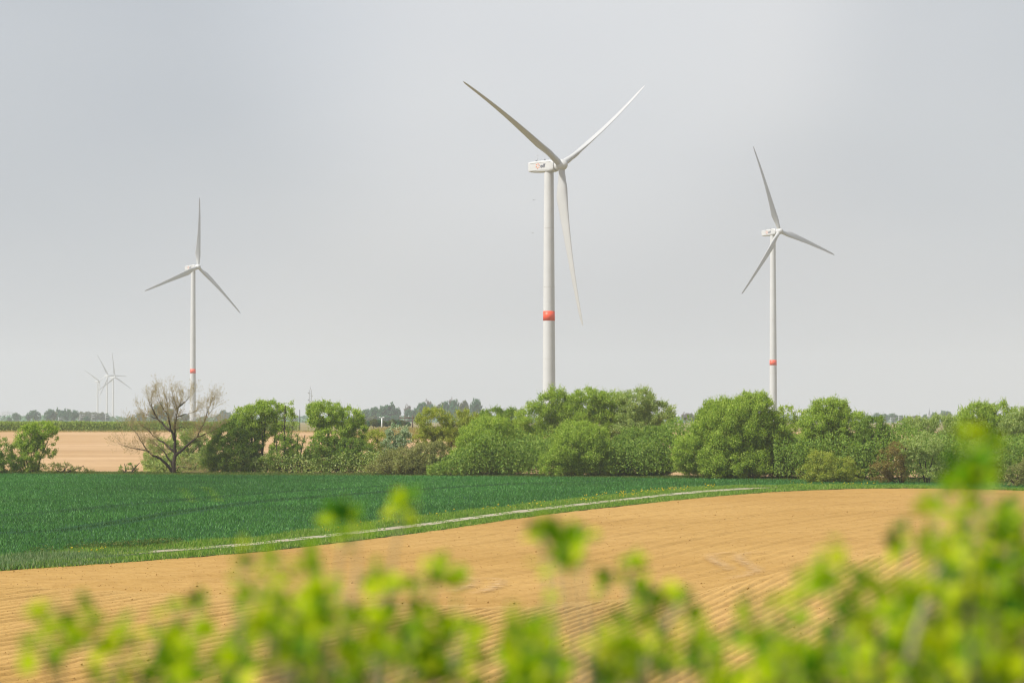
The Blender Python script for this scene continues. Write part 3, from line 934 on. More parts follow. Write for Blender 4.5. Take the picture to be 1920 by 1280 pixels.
make_tree('leaning_willow', 'willow with shadowed hollow left of the rust coloured shrub', 'tree', 314, 1640,
          [(1635, 805, 36, 26), (1650, 830, 28, 36), (1620, 845, 36, 44), (1600, 870, 30, 30), (1650, 870, 24, 30)], 'dense', gap=.2, dens=1.0)
make_tree('hawthorn_shrub', 'yellow green spreading thorn shrub standing at the field edge below the peaked willow', 'shrub', 303, 1552,
          [(1540, 868, 34, 26), (1515, 886, 24, 20), (1575, 880, 34, 26), (1600, 892, 24, 15), (1545, 893, 40, 14)], 'lime', dens=1.0, leaf=(.11, .24), sub=(.35, .8))
make_tree('rust_shrub', 'rust brown spring shrub in front of the green wood', 'shrub', 300, 1666,
          [(1668, 862, 28, 30), (1652, 885, 26, 22), (1680, 885, 22, 22), (1678, 838, 16, 12)], 'rust', stems=[(1688, 1672, 850, .07), (1690, 1690, 850, .08), (1686, 1656, 870, .06), (1684, 1646, 880, .05)], gap=.25, dens=.8, leaf=(.11, .22), sub=(.35, .8))
make_tree('fresh_green_tree', 'fresh green small tree with fanning stems right of the rust coloured shrub', 'tree', 301, 1715,
          [(1712, 850, 26, 22), (1735, 835, 34, 26), (1705, 838, 18, 18), (1745, 870, 30, 32, .7), (1708, 885, 20, 20, .5)], 'willowpale', stems=[(1692, 1698, 840, .14), (1735, 1718, 850, .08), (1738, 1732, 850, .09), (1742, 1752, 850, .08)], gap=.3, dens=.85, nlimb=24)
make_tree('tall_pale_willow', 'pale willow behind the fresh green tree with pale forked trunk', 'tree', 318, 1755,
          [(1760, 810, 42, 34), (1722, 808, 34, 26), (1785, 830, 34, 36), (1755, 848, 40, 32), (1700, 800, 22, 18)], 'willowpale', stems=[(1756, 1750, 800, .22), (1760, 1775, 800, .2)], gap=.28, nlimb=24)
make_tree('crested_willow', 'tallest willow near the right edge behind the blurred hedge shoot', 'tree', 322, 1850,
          [(1835, 790, 46, 36), (1868, 785, 44, 32), (1810, 810, 30, 30), (1850, 830, 50, 40)], 'willow', stems=[(1845, 1838, 785, .24), (1855, 1870, 785, .2)], gap=.34, nlimb=24)
make_tree('edge_willow', 'willow cut by the right frame edge above the dark hollow', 'tree', 318, 1915,
          [(1905, 802, 34, 32), (1935, 800, 40, 40), (1895, 840, 28, 30), (1925, 850, 34, 40)], 'willowpale', gap=.25)
make_tree('dark_hollow_bush', 'dark green bush in the shaded hollow near the right edge', 'shrub', 303, 1845,
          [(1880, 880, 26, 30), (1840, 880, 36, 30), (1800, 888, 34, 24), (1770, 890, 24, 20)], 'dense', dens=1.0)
make_tree('russet_bush', 'pinkish brown bush at the right frame edge on the field margin', 'shrub', 291, 1908,
          [(1908, 890, 24, 24), (1932, 885, 26, 30), (1895, 905, 16, 12)], 'olive', dens=.95, leaf=(.11, .22), sub=(.35, .8))

# continuous dark understorey behind the front bushes
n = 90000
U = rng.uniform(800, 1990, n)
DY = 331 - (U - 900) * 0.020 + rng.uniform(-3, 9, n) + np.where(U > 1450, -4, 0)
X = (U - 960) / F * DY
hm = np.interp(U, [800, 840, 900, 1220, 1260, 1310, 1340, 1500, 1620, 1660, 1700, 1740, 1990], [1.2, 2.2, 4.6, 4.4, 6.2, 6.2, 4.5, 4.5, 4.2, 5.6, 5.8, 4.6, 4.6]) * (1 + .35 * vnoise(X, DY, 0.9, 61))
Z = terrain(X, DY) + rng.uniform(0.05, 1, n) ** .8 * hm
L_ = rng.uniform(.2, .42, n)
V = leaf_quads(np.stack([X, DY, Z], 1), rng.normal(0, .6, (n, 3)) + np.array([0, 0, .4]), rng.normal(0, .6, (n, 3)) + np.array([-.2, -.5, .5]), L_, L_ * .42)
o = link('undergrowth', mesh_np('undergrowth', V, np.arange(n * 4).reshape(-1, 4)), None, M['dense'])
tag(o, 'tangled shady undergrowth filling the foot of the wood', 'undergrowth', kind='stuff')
n = 24000
U = rng.uniform(270, 830, n)
DY = 349 - (U - 400) * 0.02 + rng.uniform(-2, 5, n)
X = (U - 960) / F * DY
hm = 2.3 * (1 + .6 * vnoise(X, DY, 0.8, 62))
Z = terrain(X, DY) + rng.uniform(0.05, 1, n) * hm
L_ = rng.uniform(.18, .36, n)
V = leaf_quads(np.stack([X, DY, Z], 1), rng.normal(0, .6, (n, 3)) + np.array([0, 0, .4]), rng.normal(0, .6, (n, 3)) + np.array([-.2, -.5, .5]), L_, L_ * .42)
o = link('low_undergrowth', mesh_np('low_undergrowth', V, np.arange(n * 4).reshape(-1, 4)), None, M['willowpale'])
tag(o, 'low weedy growth under the open trees beside the bare tree', 'undergrowth', kind='stuff')

bf = np.array(gp(228, 1036))
br = thing('bramble_patch', 'low dark green bramble row on the verge where the track runs out', 'bramble', bf)
Vb = []
for (px, n) in ((135, 260), (160, 420), (185, 500), (210, 420), (232, 480), (258, 520), (282, 420), (305, 460), (328, 300), (70, 200), (88, 240)):
    p = np.array(gp(px, np.interp(px, [60, 130, 330], [1044, 1036.5, 1023.5])))
    dd = rand_dir(n)
    Pb = p + dd * np.array([.75, .55, .42]) * rng.uniform(.5, 1.0, (n, 1)) + np.array([0, 0, .2])
    L_ = rng.uniform(.06, .13, n)
    Vb.append(leaf_quads(Pb, rng.normal(0, .6, (n, 3)) + np.array([0, 0, .4]), dd + rng.normal(0, .4, (n, 3)), L_, L_ * .7))
Vb = np.vstack(Vb) - bf
link('foliage', mesh_np('foliage', Vb, np.arange(len(Vb)).reshape(-1, 4)), br, M['margin'])

# ------------------------------------------------------------------ the bare tree
def bare_tree():
    D0 = 344.0
    foot = at(325, 800, D0)
    foot[2] = float(terrain(foot[0], foot[1])) - 0.1
    root = thing('bare_tree', 'leafless spreading tree with dark trunk standing at the wheat edge', 'tree', foot)
    tr, tw = MB(), MB()
    buds = []

    def P(px, py, dz=0.0):
        p = at(px, py, D0)
        p[1] += dz
        return p
    limbs = [
        ([(325, 892), (326, 872), (328, 850), (328, 830), (328, 808), (330, 782), (334, 768), (340, 748), (350, 735)], .34, .06, 0),
        ([(328, 826), (321, 806), (318, 790), (316, 770), (313, 745), (312, 726)], .20, .05, -.6),
        ([(320, 808), (308, 798), (296, 786), (284, 768), (276, 750), (272, 738)], .18, .04, .8),
        ([(323, 886), (312, 868), (300, 858), (288, 853), (279, 845), (270, 832), (262, 818), (248, 800), (238, 788), (234, 775)], .22, .03, -1.2),
        ([(280, 846), (268, 843), (252, 840), (236, 836), (222, 828), (210, 820)], .10, .02, -1.0),
        ([(324, 874), (316, 858), (306, 846), (294, 835), (288, 830), (276, 815)], .15, .03, .6),
        ([(326, 846), (314, 836), (300, 826), (286, 818), (276, 806), (264, 799), (252, 785), (246, 776)], .16, .03, 1.2),
        ([(328, 855), (338, 846), (350, 836), (362, 826), (370, 818), (378, 804), (385, 788), (393, 776), (402, 765), (412, 752), (424, 742)], .22, .03, -.5),
        ([(370, 819), (382, 815), (396, 808), (412, 800), (428, 796)], .11, .03, -.9),
        ([(384, 788), (388, 772), (394, 760), (400, 745), (398, 732)], .09, .02, -.2),
        ([(330, 782), (342, 778), (356, 775), (370, 770), (380, 764)], .09, .02, -.7),
        ([(329, 804), (340, 800), (352, 802), (362, 797), (374, 793)], .07, .02, .8),
        ([(333, 770), (326, 752), (322, 735), (326, 722)], .09, .02, .9),
        ([(336, 762), (348, 752), (356, 742), (364, 730)], .09, .02, 1.1),
        ([(317, 780), (306, 765), (298, 748), (292, 732)], .10, .02, -1.0),
        ([(328, 878), (338, 874), (352, 876), (366, 880), (378, 886)], .06, .02, -1.0),
        ([(296, 786), (282, 780), (268, 774), (256, 758)], .07, .02, .2),
        ([(290, 776), (282, 756), (284, 738), (290, 726)], .08, .02, 1.2),
    ]

    def grow(p, d, L, r, depth):
        n = 4
        pts = [p]
        q = p.copy()
        dd = d.copy()
        for k in range(n):
            dd = unit(dd + rng.normal(0, 0.16, 3) + np.array([0, 0, 0.10]))
            q = q + dd * L / n
            pts.append(q.copy())
        pts = np.array(pts)
        tw.tube(pts - foot, np.linspace(r, r * 0.45, len(pts)), 4, False)
        if depth > 0:
            nb = 4 if depth == 2 else 4
            for k in range(nb):
                f = rng.uniform(0.25, 1.0)
                i = min(n - 1, int(f * n))
                b = pts[i] + (pts[i + 1] - pts[i]) * (f * n - i)
                nd = unit(unit(pts[i + 1] - pts[i]) + rng.normal(0, 0.6, 3) + np.array([0, 0, 0.12]))
                grow(b, nd, L * rng.uniform(0.5, 0.8), r * 0.62, depth - 1)
        else:
            for k in range(2):
                buds.append(pts[-1 - k])

    for (pp, r0, r1, dz) in limbs:
        n = len(pp)
        pts = np.array([P(a_, b_, dz * min(1.0, i_ / 3.0)) for i_, (a_, b_) in enumerate(pp)])
        tt = np.linspace(0, 1, n)
        s2 = np.linspace(0, 1, n * 3)
        pts2 = np.stack([np.interp(s2, tt, pts[:, k]) for k in range(3)], 1)
        pts2[1:-1] += rng.normal(0, 0.035, (len(pts2) - 2, 3))
        keep_ = max(4, int(len(pts2) * (.92 if r0 > .3 else .84)))
        pts2 = pts2[:keep_]
        tr.tube(pts2 - foot, r1 * .5 + (r0 * .92 - r1 * .5) * (1 - np.linspace(0, 1, len(pts2))) ** 1.35, 7)
        L = np.linalg.norm(np.diff(pts, axis=0), axis=1).sum()
        nb = int(L * 2.7) + 5
        for k in range(nb):
            f = rng.uniform(0.25, 1.0) if r0 < 0.3 else rng.uniform(0.5, 1.0)
            i = min(len(pts2) - 2, int(f * (len(pts2) - 1)))
            d = unit(unit(pts2[i + 1] - pts2[i]) * 1.0 + rng.normal(0, 0.50, 3) + np.array([0, 0, 0.10]))
            grow(pts2[i], d, rng.uniform(0.9, 1.75) * (0.6 + 0.4 * f), max(0.012, min(0.024, r1 * 0.55)), 2)
    tr.build('trunk', M['bark'], root, True)
    o = tw.build('twigs', M['twig'], root)
    B = np.array(buds)
    B = B + rng.normal(0, 0.03, B.shape)
    n = len(B)
    L = rng.uniform(0.07, 0.15, n)
    V = leaf_quads(B, rand_dir(n) + np.array([0, 0, .5]), rand_dir(n), L, L * .5) - foot
    link('buds', mesh_np('buds', V, np.arange(n * 4).reshape(-1, 4)), root, M['bud'])


bare_tree()

# ------------------------------------------------------------------ crop strip on the far slope
n = 52000
X = rng.uniform(-135, -50, n)
Y = 650 + rng.uniform(0, 1, n) ** 1.6 * 22
hmax = 2.05 + 0.22 * vnoise(X * 1.0, Y * 0.2, 0.9, 21)
Z = terrain(X, Y) + rng.uniform(0.0, 1, n) ** 0.7 * hmax + 0.1
Pq = np.stack([X, Y, Z], 1)
L = rng.uniform(0.3, 0.6, n)
V = leaf_quads(Pq, rng.normal(0, .4, (n, 3)) + np.array([0, 0, .9]), rng.normal(0, .6, (n, 3)) + np.array([-.2, -.6, .5]), L, L * .5)
o = link('strip_crop', mesh_np('strip_crop', V, np.arange(n * 4).reshape(-1, 4)), None, M['strip'])
tag(o, 'dense band of tall green crop along the top of the bare slope', 'crop', kind='stuff')
n = 9000
X = rng.uniform(-135, 45, n)
Y = rng.uniform(640, 650, n)
o = blades('straw_margin', X, Y, rng.uniform(.15, .5, n), np.full(n, .12), M['strawgrass'], .8, 0)
tag(o, 'straw coloured grass margin below the tall crop band', 'grass', kind='stuff')
# yellowed rough grass behind the trees right of the bare tree
n = 16000
X = rng.uniform(-32, -8, n)
Y = rng.uniform(560, 700, n)
o = blades('rough_grass', X, Y, rng.uniform(.3, 1.0, n), np.full(n, .15), M['strawgrass'], .8, 0)
tag(o, 'yellowed rough grass on the slope glimpsed between the trees', 'grass', kind='stuff')

# ------------------------------------------------------------------ far trees in the haze
far_protos = {}


def far_proto(key, mat, R, spiky=0.3, dens=1.0, gap=0.0):
    base = np.zeros(3)
    E = []
    h = 10.0
    for k in range(5):
        a_ = rng.uniform(0, 6.28)
        E.append((np.array([math.cos(a_) * R * .4, math.sin(a_) * R * .4, h * rng.uniform(.4, .72)]), np.array([R * .62, R * .62, h * .28]), .22))
    E.append((np.array([0, 0, h * .6]), np.array([R * .7, R * .7, h * .38]), .3))
    # independent of the terrain: build far above it, then lower
    lift = np.array([0, 900.0, 400.0])
    E2 = [(c + lift, r_, de * .9) for (c, r_, de) in E]
    me, subs = crown_mesh('crown', E2, lift, dens * .34, (.5, 1.0), (.9, 2.2), spiky, gap, shell=.9)
    me.materials.append(M[mat])
    mb = MB()
    mb.tube([[0, 0, -.6], [0.05, 0, h * .3], [0, 0.1, h * .7]], [.28, .22, .08], 6)
    for k in range(6):
        a_ = rng.uniform(0, 6.28)
        mb.tube(curve_pts([0, 0, h * rng.uniform(.2, .45)], [math.cos(a_) * R * .6, math.sin(a_) * R * .6, h * rng.uniform(.5, .85)], 5), np.linspace(.12, .03, 5), 5)
    mt = mb.mesh('trunk', True)
    mt.materials.append(M['bark'])
    far_protos[key] = (me, mt)


far_proto('round', 'farleaf', 4.2)
far_proto('tall', 'farleaf', 2.7)
far_proto('olive', 'farolive', 4.4)
far_proto('thin', 'fargrey', 3.8, .6, .35, .35)
far_proto('spire', 'farleaf', 1.9)

far_lists = [
    # (label, group, kind list, [(px, top px, width px, depth)...])
    ('lone hazy round tree left of the hazy pair above the crop band', None, [(31, 773, 15, 1500, 'round')]),
    ('tiny hazy bush beside the lone hazy round tree', None, [(17, 781, 8, 1500, 'round')]),
    ('left hazy tree of the pair above the crop band', None, [(53, 774, 12, 1450, 'tall')]),
    ('larger right hazy tree of the pair above the crop band', None, [(66, 768, 20, 1450, 'round')]),
    ('hazy blue green tree in the clump above the leaning tree', 'hazy clump above the leaning tree',
     [(92, 766, 18, 1400, 'round'), (100, 769, 16, 1420, 'olive'), (109, 764, 10, 1430, 'tall'), (120, 766, 14, 1410, 'tall'), (127, 766, 12, 1420, 'round'), (138, 768, 16, 1400, 'round'), (114, 773, 16, 1390, 'round')]),
    ('pale olive hedge tree in the low wood under the far turbines', 'low wood under the far turbines',
     [(152, 771, 20, 1700, 'olive'), (166, 771, 20, 1720, 'olive'), (179, 772, 20, 1700, 'olive'), (192, 772, 18, 1720, 'olive'), (201, 774, 12, 1740, 'round')]),
    ('small dark bush in front of the pale olive wood', None, [(163, 780, 14, 1300, 'round')]),
    ('hazy tree half hidden behind the bare tree crown', 'hazy trees behind the bare tree',
     [(262, 774, 18, 1500, 'round'), (300, 754, 22, 1250, 'tall'), (288, 766, 18, 1300, 'round'), (315, 765, 18, 1280, 'round'), (345, 775, 20, 1500, 'olive')]),
    ('pale blue hazy tree between the bare tree and the airy tree', 'pale blue hazy trees right of the bare tree',
     [(420, 768, 18, 1900, 'round'), (430, 772, 16, 1900, 'round'), (408, 776, 12, 1900, 'round'), (552, 782, 14, 1900, 'round'), (572, 790, 14, 1800, 'olive')]),
    ('blue green tree in the dense hazy wood behind the pale lamp post', 'dense hazy wood behind the pale lamp post',
     [(672, 770, 20, 1300, 'thin'), (688, 766, 22, 1250, 'round'), (702, 762, 22, 1240, 'round'), (716, 760, 22, 1230, 'round'), (731, 754, 22, 1240, 'tall'), (738, 760, 20, 1250, 'round'), (700, 779, 24, 1150, 'olive'), (722, 778, 26, 1150, 'round'), (684, 785, 24, 1150, 'olive'), (742, 778, 18, 1150, 'round')]),
    ('low hazy bush along the foot of the dense wood beside the pale lamp post', 'bushes at the foot of the dense hazy wood',
     [(px_, 785 + (k_ * 5) % 4, 17, 445 + 9 * (k_ % 4), ('olive', 'round')[k_ % 2]) for k_, px_ in enumerate(range(664, 772, 9))]),
    ('narrow dark conifer shaped tree at the right end of the dense hazy wood', None, [(748, 762, 9, 1240, 'spire')]),
    ('hazy tree of the wood rising behind the bright domed tree', 'hazy wood behind the bright domed tree',
     [(768, 766, 16, 1250, 'round'), (778, 764, 18, 1240, 'round'), (792, 753, 24, 1200, 'round'), (808, 757, 22, 1220, 'round'), (838, 751, 22, 1220, 'round'), (855, 748, 22, 1220, 'round'), (872, 750, 20, 1220, 'olive'), (890, 746, 22, 1210, 'round'), (824, 757, 20, 1230, 'olive'), (850, 760, 30, 1200, 'round')]),
    ('grey leafless hazy tree topping the far wood', 'grey leafless trees topping the far wood',
     [(802, 748, 18, 1230, 'thin'), (764, 757, 14, 1260, 'thin'), (846, 744, 9, 1240, 'thin')]),
    ('distant greyish tree in the notch between the broad willow and the very large domed willow', 'greyish trees in the notch',
     [(1285, 772, 18, 1300, 'thin'), (1296, 774, 16, 1300, 'olive'), (1304, 776, 14, 1320, 'thin')]),
    ('faint tree far behind the low gap left of the church spire', 'faint trees left of the church spire',
     [(1646, 773, 14, 1500, 'round'), (1660, 775, 14, 1500, 'round'), (1676, 774, 18, 1480, 'round'), (1690, 778, 16, 1500, 'round'), (1706, 780, 16, 1300, 'olive'), (1720, 778, 18, 1300, 'olive')]),
    ('faint tree at the foot of the church spire', 'faint trees around the church spire',
     [(1736, 776, 12, 1700, 'round'), (1750, 772, 12, 1720, 'round'), (1768, 769, 20, 1600, 'round'), (1778, 770, 14, 1600, 'round')]),
]
names = {'round': 'round_crowned_tree', 'tall': 'slender_tree', 'olive': 'olive_tree_clump', 'thin': 'leafless_tree', 'spire': 'narrow_conifer'}
for (label, group, items) in far_lists:
    for (px, top, w, D0, kd) in items:
        D0 = D0 * 1.7
        foot = at(px, 790, D0)
        foot[2] = float(terrain(foot[0], foot[1]))
        h = at(px, top, D0)[2] - foot[2]
        me, mt = far_protos[kd]
        nm = {'round': 'round_crowned_tree', 'tall': 'slender_tree', 'olive': 'olive_green_tree', 'thin': 'leafless_tree', 'spire': 'narrow_conifer'}[kd]
        root = thing(nm, label, 'tree', foot, group)
        r_ = {'round': 4.2, 'tall': 2.7, 'olive': 4.4, 'thin': 3.8, 'spire': 1.9}[kd]
        sx = (w * D0 / F / 2) / (r_ * 1.0)
        root.scale = (sx * 1.2, sx * 1.2, h / 9.7)
        root.rotation_euler = (0, 0, random.uniform(0, 6.28))
        link('crown', me, root)
        link('trunk', mt, root)

# low hazy belt beyond everything
n = 22000
X = rng.uniform(-700, 700, n)
Y = 3200 + rng.uniform(0, 1, n) * 260
hm = 7 + 3.5 * vnoise(X, X * 0, 0.03, 31) + 2.5 * vnoise(X, X * 0, 0.11, 32)
Z = terrain(X, Y) + rng.uniform(0, 1, n) * np.clip(hm, 2, 16)
L = rng.uniform(2.0, 4.5, n)
V = leaf_quads(np.stack([X, Y, Z], 1), rand_dir(n), rng.normal(0, .6, (n, 3)) + np.array([-.2, -.4, .6]), L, L * .6)
o = link('far_treeline', mesh_np('far_treeline', V, np.arange(n * 4).reshape(-1, 4)), None, M['farleaf'])
tag(o, 'faint line of woodland along the hazy horizon', 'treeline', kind='stuff')

# ------------------------------------------------------------------ wind turbines
RB = 46.0


def blade_mesh(pitch, bend):
    """span +Z, rotor axis (upwind) -Y... local: x = tangent (leading side), y = axis upwind"""
    rs = np.concatenate([[1.0, 1.6, 2.4, 3.4, 4.6, 6.0, 7.5, 9.0], np.linspace(11, 42, 18), [43.5, 44.6, 45.4, 45.85, 46.0]])
    m = 20
    th = np.linspace(0, 2 * np.pi, m, endpoint=False)
    V = []
    for r in rs:
        chord = np.interp(r, [0, 2.4, 4.6, 6.5, 9.0, 14, 25, 36, 43, 45, 45.7, 46], [1.9, 1.9, 2.45, 3.3, 3.7, 3.1, 2.05, 1.35, .98, .66, .34, .04])
        tr_ = np.interp(r, [0, 2.6, 5, 9, 14, 25, 46], [1.0, 1.0, .62, .34, .25, .19, .15])
        tw_ = np.interp(r, [0, 6, 9, 14, 25, 46], [15, 14, 11, 6.5, 2.0, -0.5])
        circ = np.interp(r, [0, 2.6, 6.5, 50], [1, 1, 0, 0])
        ax_ = np.interp(r, [0, 2.6, 9, 46], [.5, .5, .33, .30])
        # airfoil: x 0 (leading) .. 1 (trailing)
        xc = 0.5 * (1 - np.cos(th))
        s_ = np.where(th <= np.pi, 1.0, -0.75)
        yt = 5 * (0.2969 * np.sqrt(np.clip(xc, 0, 1)) - 0.126 * xc - 0.3516 * xc ** 2 + 0.2843 * xc ** 3 - 0.1015 * xc ** 4)
        ya = s_ * yt * tr_
        yc = 0.5 * np.sin(th) * tr_
        y = ya * (1 - circ) + yc * circ
        X = (ax_ - xc) * chord          # leading edge at +x
        Yv = -y * chord                 # suction side towards -y (downwind)
        b = rad(pitch + tw_)
        p = bend * (max(0, r - 4) / 42.0) ** 2
        Yb = Yv + p
        # rotate by pitch: chord dir = cos b * t + sin b * a ; thickness dir = cos b * a - sin b * t
        tx = X * math.cos(b) - Yb * math.sin(b)
        ay = X * math.sin(b) + Yb * math.cos(b)
        V.append(np.stack([tx, ay, np.full(m, r)], 1))
    V = np.vstack(V)
    n = len(rs)
    i = np.arange(n - 1)[:, None] * m
    j = np.arange(m)[None, :]
    j2 = (j + 1) % m
    Q = np.stack([i + j, i + j2, i + m + j2, i + m + j], -1).reshape(-1, 4)
    V = np.vstack([V, [[V[-m:, 0].mean(), V[-m:, 1].mean(), 46.03]]])
    jj = np.arange(m)
    T = np.stack([np.full(m, n * m), (n - 1) * m + jj, (n - 1) * m + (jj + 1) % m], -1)
    return mesh_np('blade', V, [Q, T], True)


def lathe(mb, prof, axis_pt, axis, sides=36):
    """prof: (distance along axis, radius)"""
    axis = np.asarray(axis, float)
    pts = np.array([np.asarray(axis_pt) + axis * d for d, r in prof])
    ref = np.array([0, 0, 1.0]) if abs(axis[2]) < .9 else np.array([1.0, 0, 0])
    u = unit(np.cross(axis, ref))
    w = np.cross(axis, u)
    a_ = np.linspace(0, 2 * np.pi, sides, endpoint=False)
    V = []
    for p, (d, r) in zip(pts, prof):
        V.append(p + r * (np.cos(a_)[:, None] * u + np.sin(a_)[:, None] * w))
    V = np.vstack(V)
    n = len(prof)
    i = np.arange(n - 1)[:, None] * sides
    j = np.arange(sides)[None]
    j2 = (j + 1) % sides
    mb.add(V, np.stack([i + j, i + j2, i + sides + j2, i + sides + j], -1).reshape(-1, 4))


def text_mesh(s, size):
    cu = bpy.data.curves.new('lettering', 'FONT')
    cu.body = s
    cu.size = size
    cu.extrude = 0.02
    cu.offset = 0.012
    o = bpy.data.objects.new('lettering', cu)
    COL.objects.link(o)
    dg = bpy.context.evaluated_depsgraph_get()
    me = bpy.data.meshes.new_from_object(o.evaluated_get(dg))
    bpy.data.objects.remove(o)
    bpy.data.curves.remove(cu)
    return me


def turbine(label, D0, hub_px, A, tilt, az, pitch, bend, cone=0.0, nac_tilt=3.0, band=True, logo=True, rtop=1.40, rbase=2.0, band_h=34.0, group=None, detail=True):
    A = rad(A)
    t = rad(tilt)
    h = np.array([math.cos(A), math.sin(A), 0.0])
    a = np.array([math.sin(A) * math.cos(t), -math.cos(A) * math.cos(t), math.sin(t)])
    w = np.cross(h, a)
    w = w if w[2] > 0 else -w
    hub = at(hub_px[0], hub_px[1], D0)
    fa = np.array([math.sin(A), -math.cos(A), 0.0])
    OV = 4.55
    top = hub - fa * OV
    base = top.copy()
    base[2] = float(terrain(top[0], top[1]))
    root = thing('wind_turbine', label, 'wind turbine', base, group)
    Mx = Matrix(((fa[0], h[0], 0), (fa[1], h[1], 0), (0, 0, 1)))  # local frame x = along axis
    H = hub[2] - 1.65 - base[2]
    # tower
    mb = MB()
    prof = []
    for k in range(13):
        f = k / 12.0
        prof.append((H * f, rbase + (rtop - rbase) * f ** 1.15))
    lathe(mb, [(-0.3, rbase)] + prof, [0, 0, 0], [0, 0, 1], 40)
    tower = mb.build('tower', M['paint'], root, True)

    def r_at(z):
        return rbase + (rtop - rbase) * (z / H) ** 1.15
    if detail:
        for f in (0.27, 0.55, 0.78):
            mb = MB()
            z = H * f
            r = r_at(z) + 0.012
            lathe(mb, [(z - .06, r - .02), (z - .06, r), (z + .06, r), (z + .06, r - .02)], [0, 0, 0], [0, 0, 1], 40)
            mb.build('flange_ring', M['seam'], tower, True)
    if band:
        mb = MB()
        z0, z1 = band_h, band_h + 2.75
        lathe(mb, [(z0, r_at(z0) - .05), (z0, r_at(z0) + .015), (z1, r_at(z1) + .015), (z1, r_at(z1) - .05)], [0, 0, 0], [0, 0, 1], 40)
        mb.build('red_band', M['red'], tower, True)
    # nacelle: rounded box from section outlines along the axis
    nt_ = rad(nac_tilt)
    ax = fa * math.cos(nt_) + np.array([0, 0, math.sin(nt_)])
    up = -fa * math.sin(nt_) + np.array([0, 0, math.cos(nt_)])
    c0 = hub - base
    sec = [(-11.35, 1.15, 1.15, .15), (-11.2, 1.35, 1.38, .10), (-10.6, 1.48, 1.5, .05), (-8, 1.6, 1.62, 0), (-5, 1.68, 1.68, 0), (-3.2, 1.7, 1.7, 0), (-2.3, 1.62, 1.62, 0), (-1.75, 1.5, 1.52, 0), (-1.6, 1.2, 1.2, 0)]
    m = 32
    th = np.linspace(0, 2 * np.pi, m, endpoint=False)
    ex = 0.28
    V = []
    for (d, hw, hh, dz) in sec:
        e = ex if d < -2.5 else (0.4 if d < -2 else .6)
        cx = np.sign(np.cos(th)) * np.abs(np.cos(th)) ** e * hw
        cz = np.sign(np.sin(th)) * np.abs(np.sin(th)) ** e * hh + dz
        V.append(c0 + ax * d + cx[:, None] * h + cz[:, None] * up)
    V = np.vstack(V)
    n = len(sec)
    i = np.arange(n - 1)[:, None] * m
    j = np.arange(m)[None]
    j2 = (j + 1) % m
    mb = MB()
    V2 = np.vstack([V, [c0 + ax * sec[0][0], c0 + ax * sec[-1][0]]])
    Q = np.stack([i + j, i + j2, i + m + j2, i + m + j], -1).reshape(-1, 4)
    jj = np.arange(m)
    T0 = np.stack([np.full(m, n * m), (jj + 1) % m, jj], -1)
    T1 = np.stack([np.full(m, n * m + 1), (n - 1) * m + jj, (n - 1) * m + (jj + 1) % m], -1)
    mb.add_multi(V2, [Q, T0, T1])
    nac = mb.build('nacelle', M['paint'], root, False)
    # shade autosmooth by angle
    for p in nac.data.polygons:
        p.use_smooth = False
    if detail:
        # mast with instruments, lights and panel lines
        mb = MB()
        b0 = c0 + ax * -8.8 + up * 1.55
        mb.tube([b0, b0 + up * 1.9], [.05, .04], 6)
        mb.tube([b0 + up * 1.75 - h * .35, b0 + up * 1.75 + h * .35], [.03, .03], 5)
        mb.tube([b0 + up * 1.75 - ax * .3, b0 + up * 1.75 + ax * .3], [.03, .03], 5)
        b1 = c0 + ax * -9.5 + up * 1.55 + h * .5
        mb.tube([b1, b1 + up * 1.3], [.05, .05], 6)
        mb.build('instrument_mast', M['galv'], nac)
        for (d_, o_) in ((-5.7, -.4), (-9.9, .6)):
            mb = MB()
            b2 = c0 + ax * d_ + up * 1.58 + h * o_
            lathe(mb, [(0, .01), (0, .18), (.35, .18), (.5, .1), (.55, .01)], b2, up, 10)
            mb.build('obstruction_light', M['dark'], nac, True)
        for (d_, u_) in ((-4.2, 1.66), (-3.4, 1.66), (-7.2, 1.62)):
            mb = MB()
            b3 = c0 + ax * d_ + up * u_
            mb.tube([b3 - h * .6, b3 - h * .6 + up * .5, b3 + h * .6 + up * .5, b3 + h * .6], [.03] * 4, 5)
            mb.build('roof_rail', M['galv'], nac)
        for (d0, d1, u0, u1) in ((-10.4, -2.6, 1.02, 1.06), (-10.4, -2.6, -1.08, -1.04)):
            mb = MB()
            for sgn in (-1,):
                q = [c0 + ax * dd + up * uu + h * (sgn * (1.60 + .012 * (11 + dd) + .03)) for dd in (d0, d1) for uu in (u0, u1)]
                q2 = [p_ - h * sgn * .06 for p_ in q]
                V = np.array(q + q2)
                mb.add(V, [[0, 1, 3, 2], [4, 6, 7, 5], [0, 2, 6, 4], [1, 5, 7, 3], [0, 4, 5, 1], [2, 3, 7, 6]])
            mb.build('panel_seam', M['seam'], nac)
        mb = MB()   # neck between nacelle and spinner
        lathe(mb, [(-1.75, 1.35), (-1.35, 1.35)], c0, a, 30)
        mb.build('hub_collar', M['dark'], nac, True)
        mb = MB()
        lathe(mb, [(H - .05, rtop * .97), (H + .25, rtop * .95)], [0, 0, 0], [0, 0, 1], 30)
        mb.build('yaw_collar', M['seam'], tower, True)
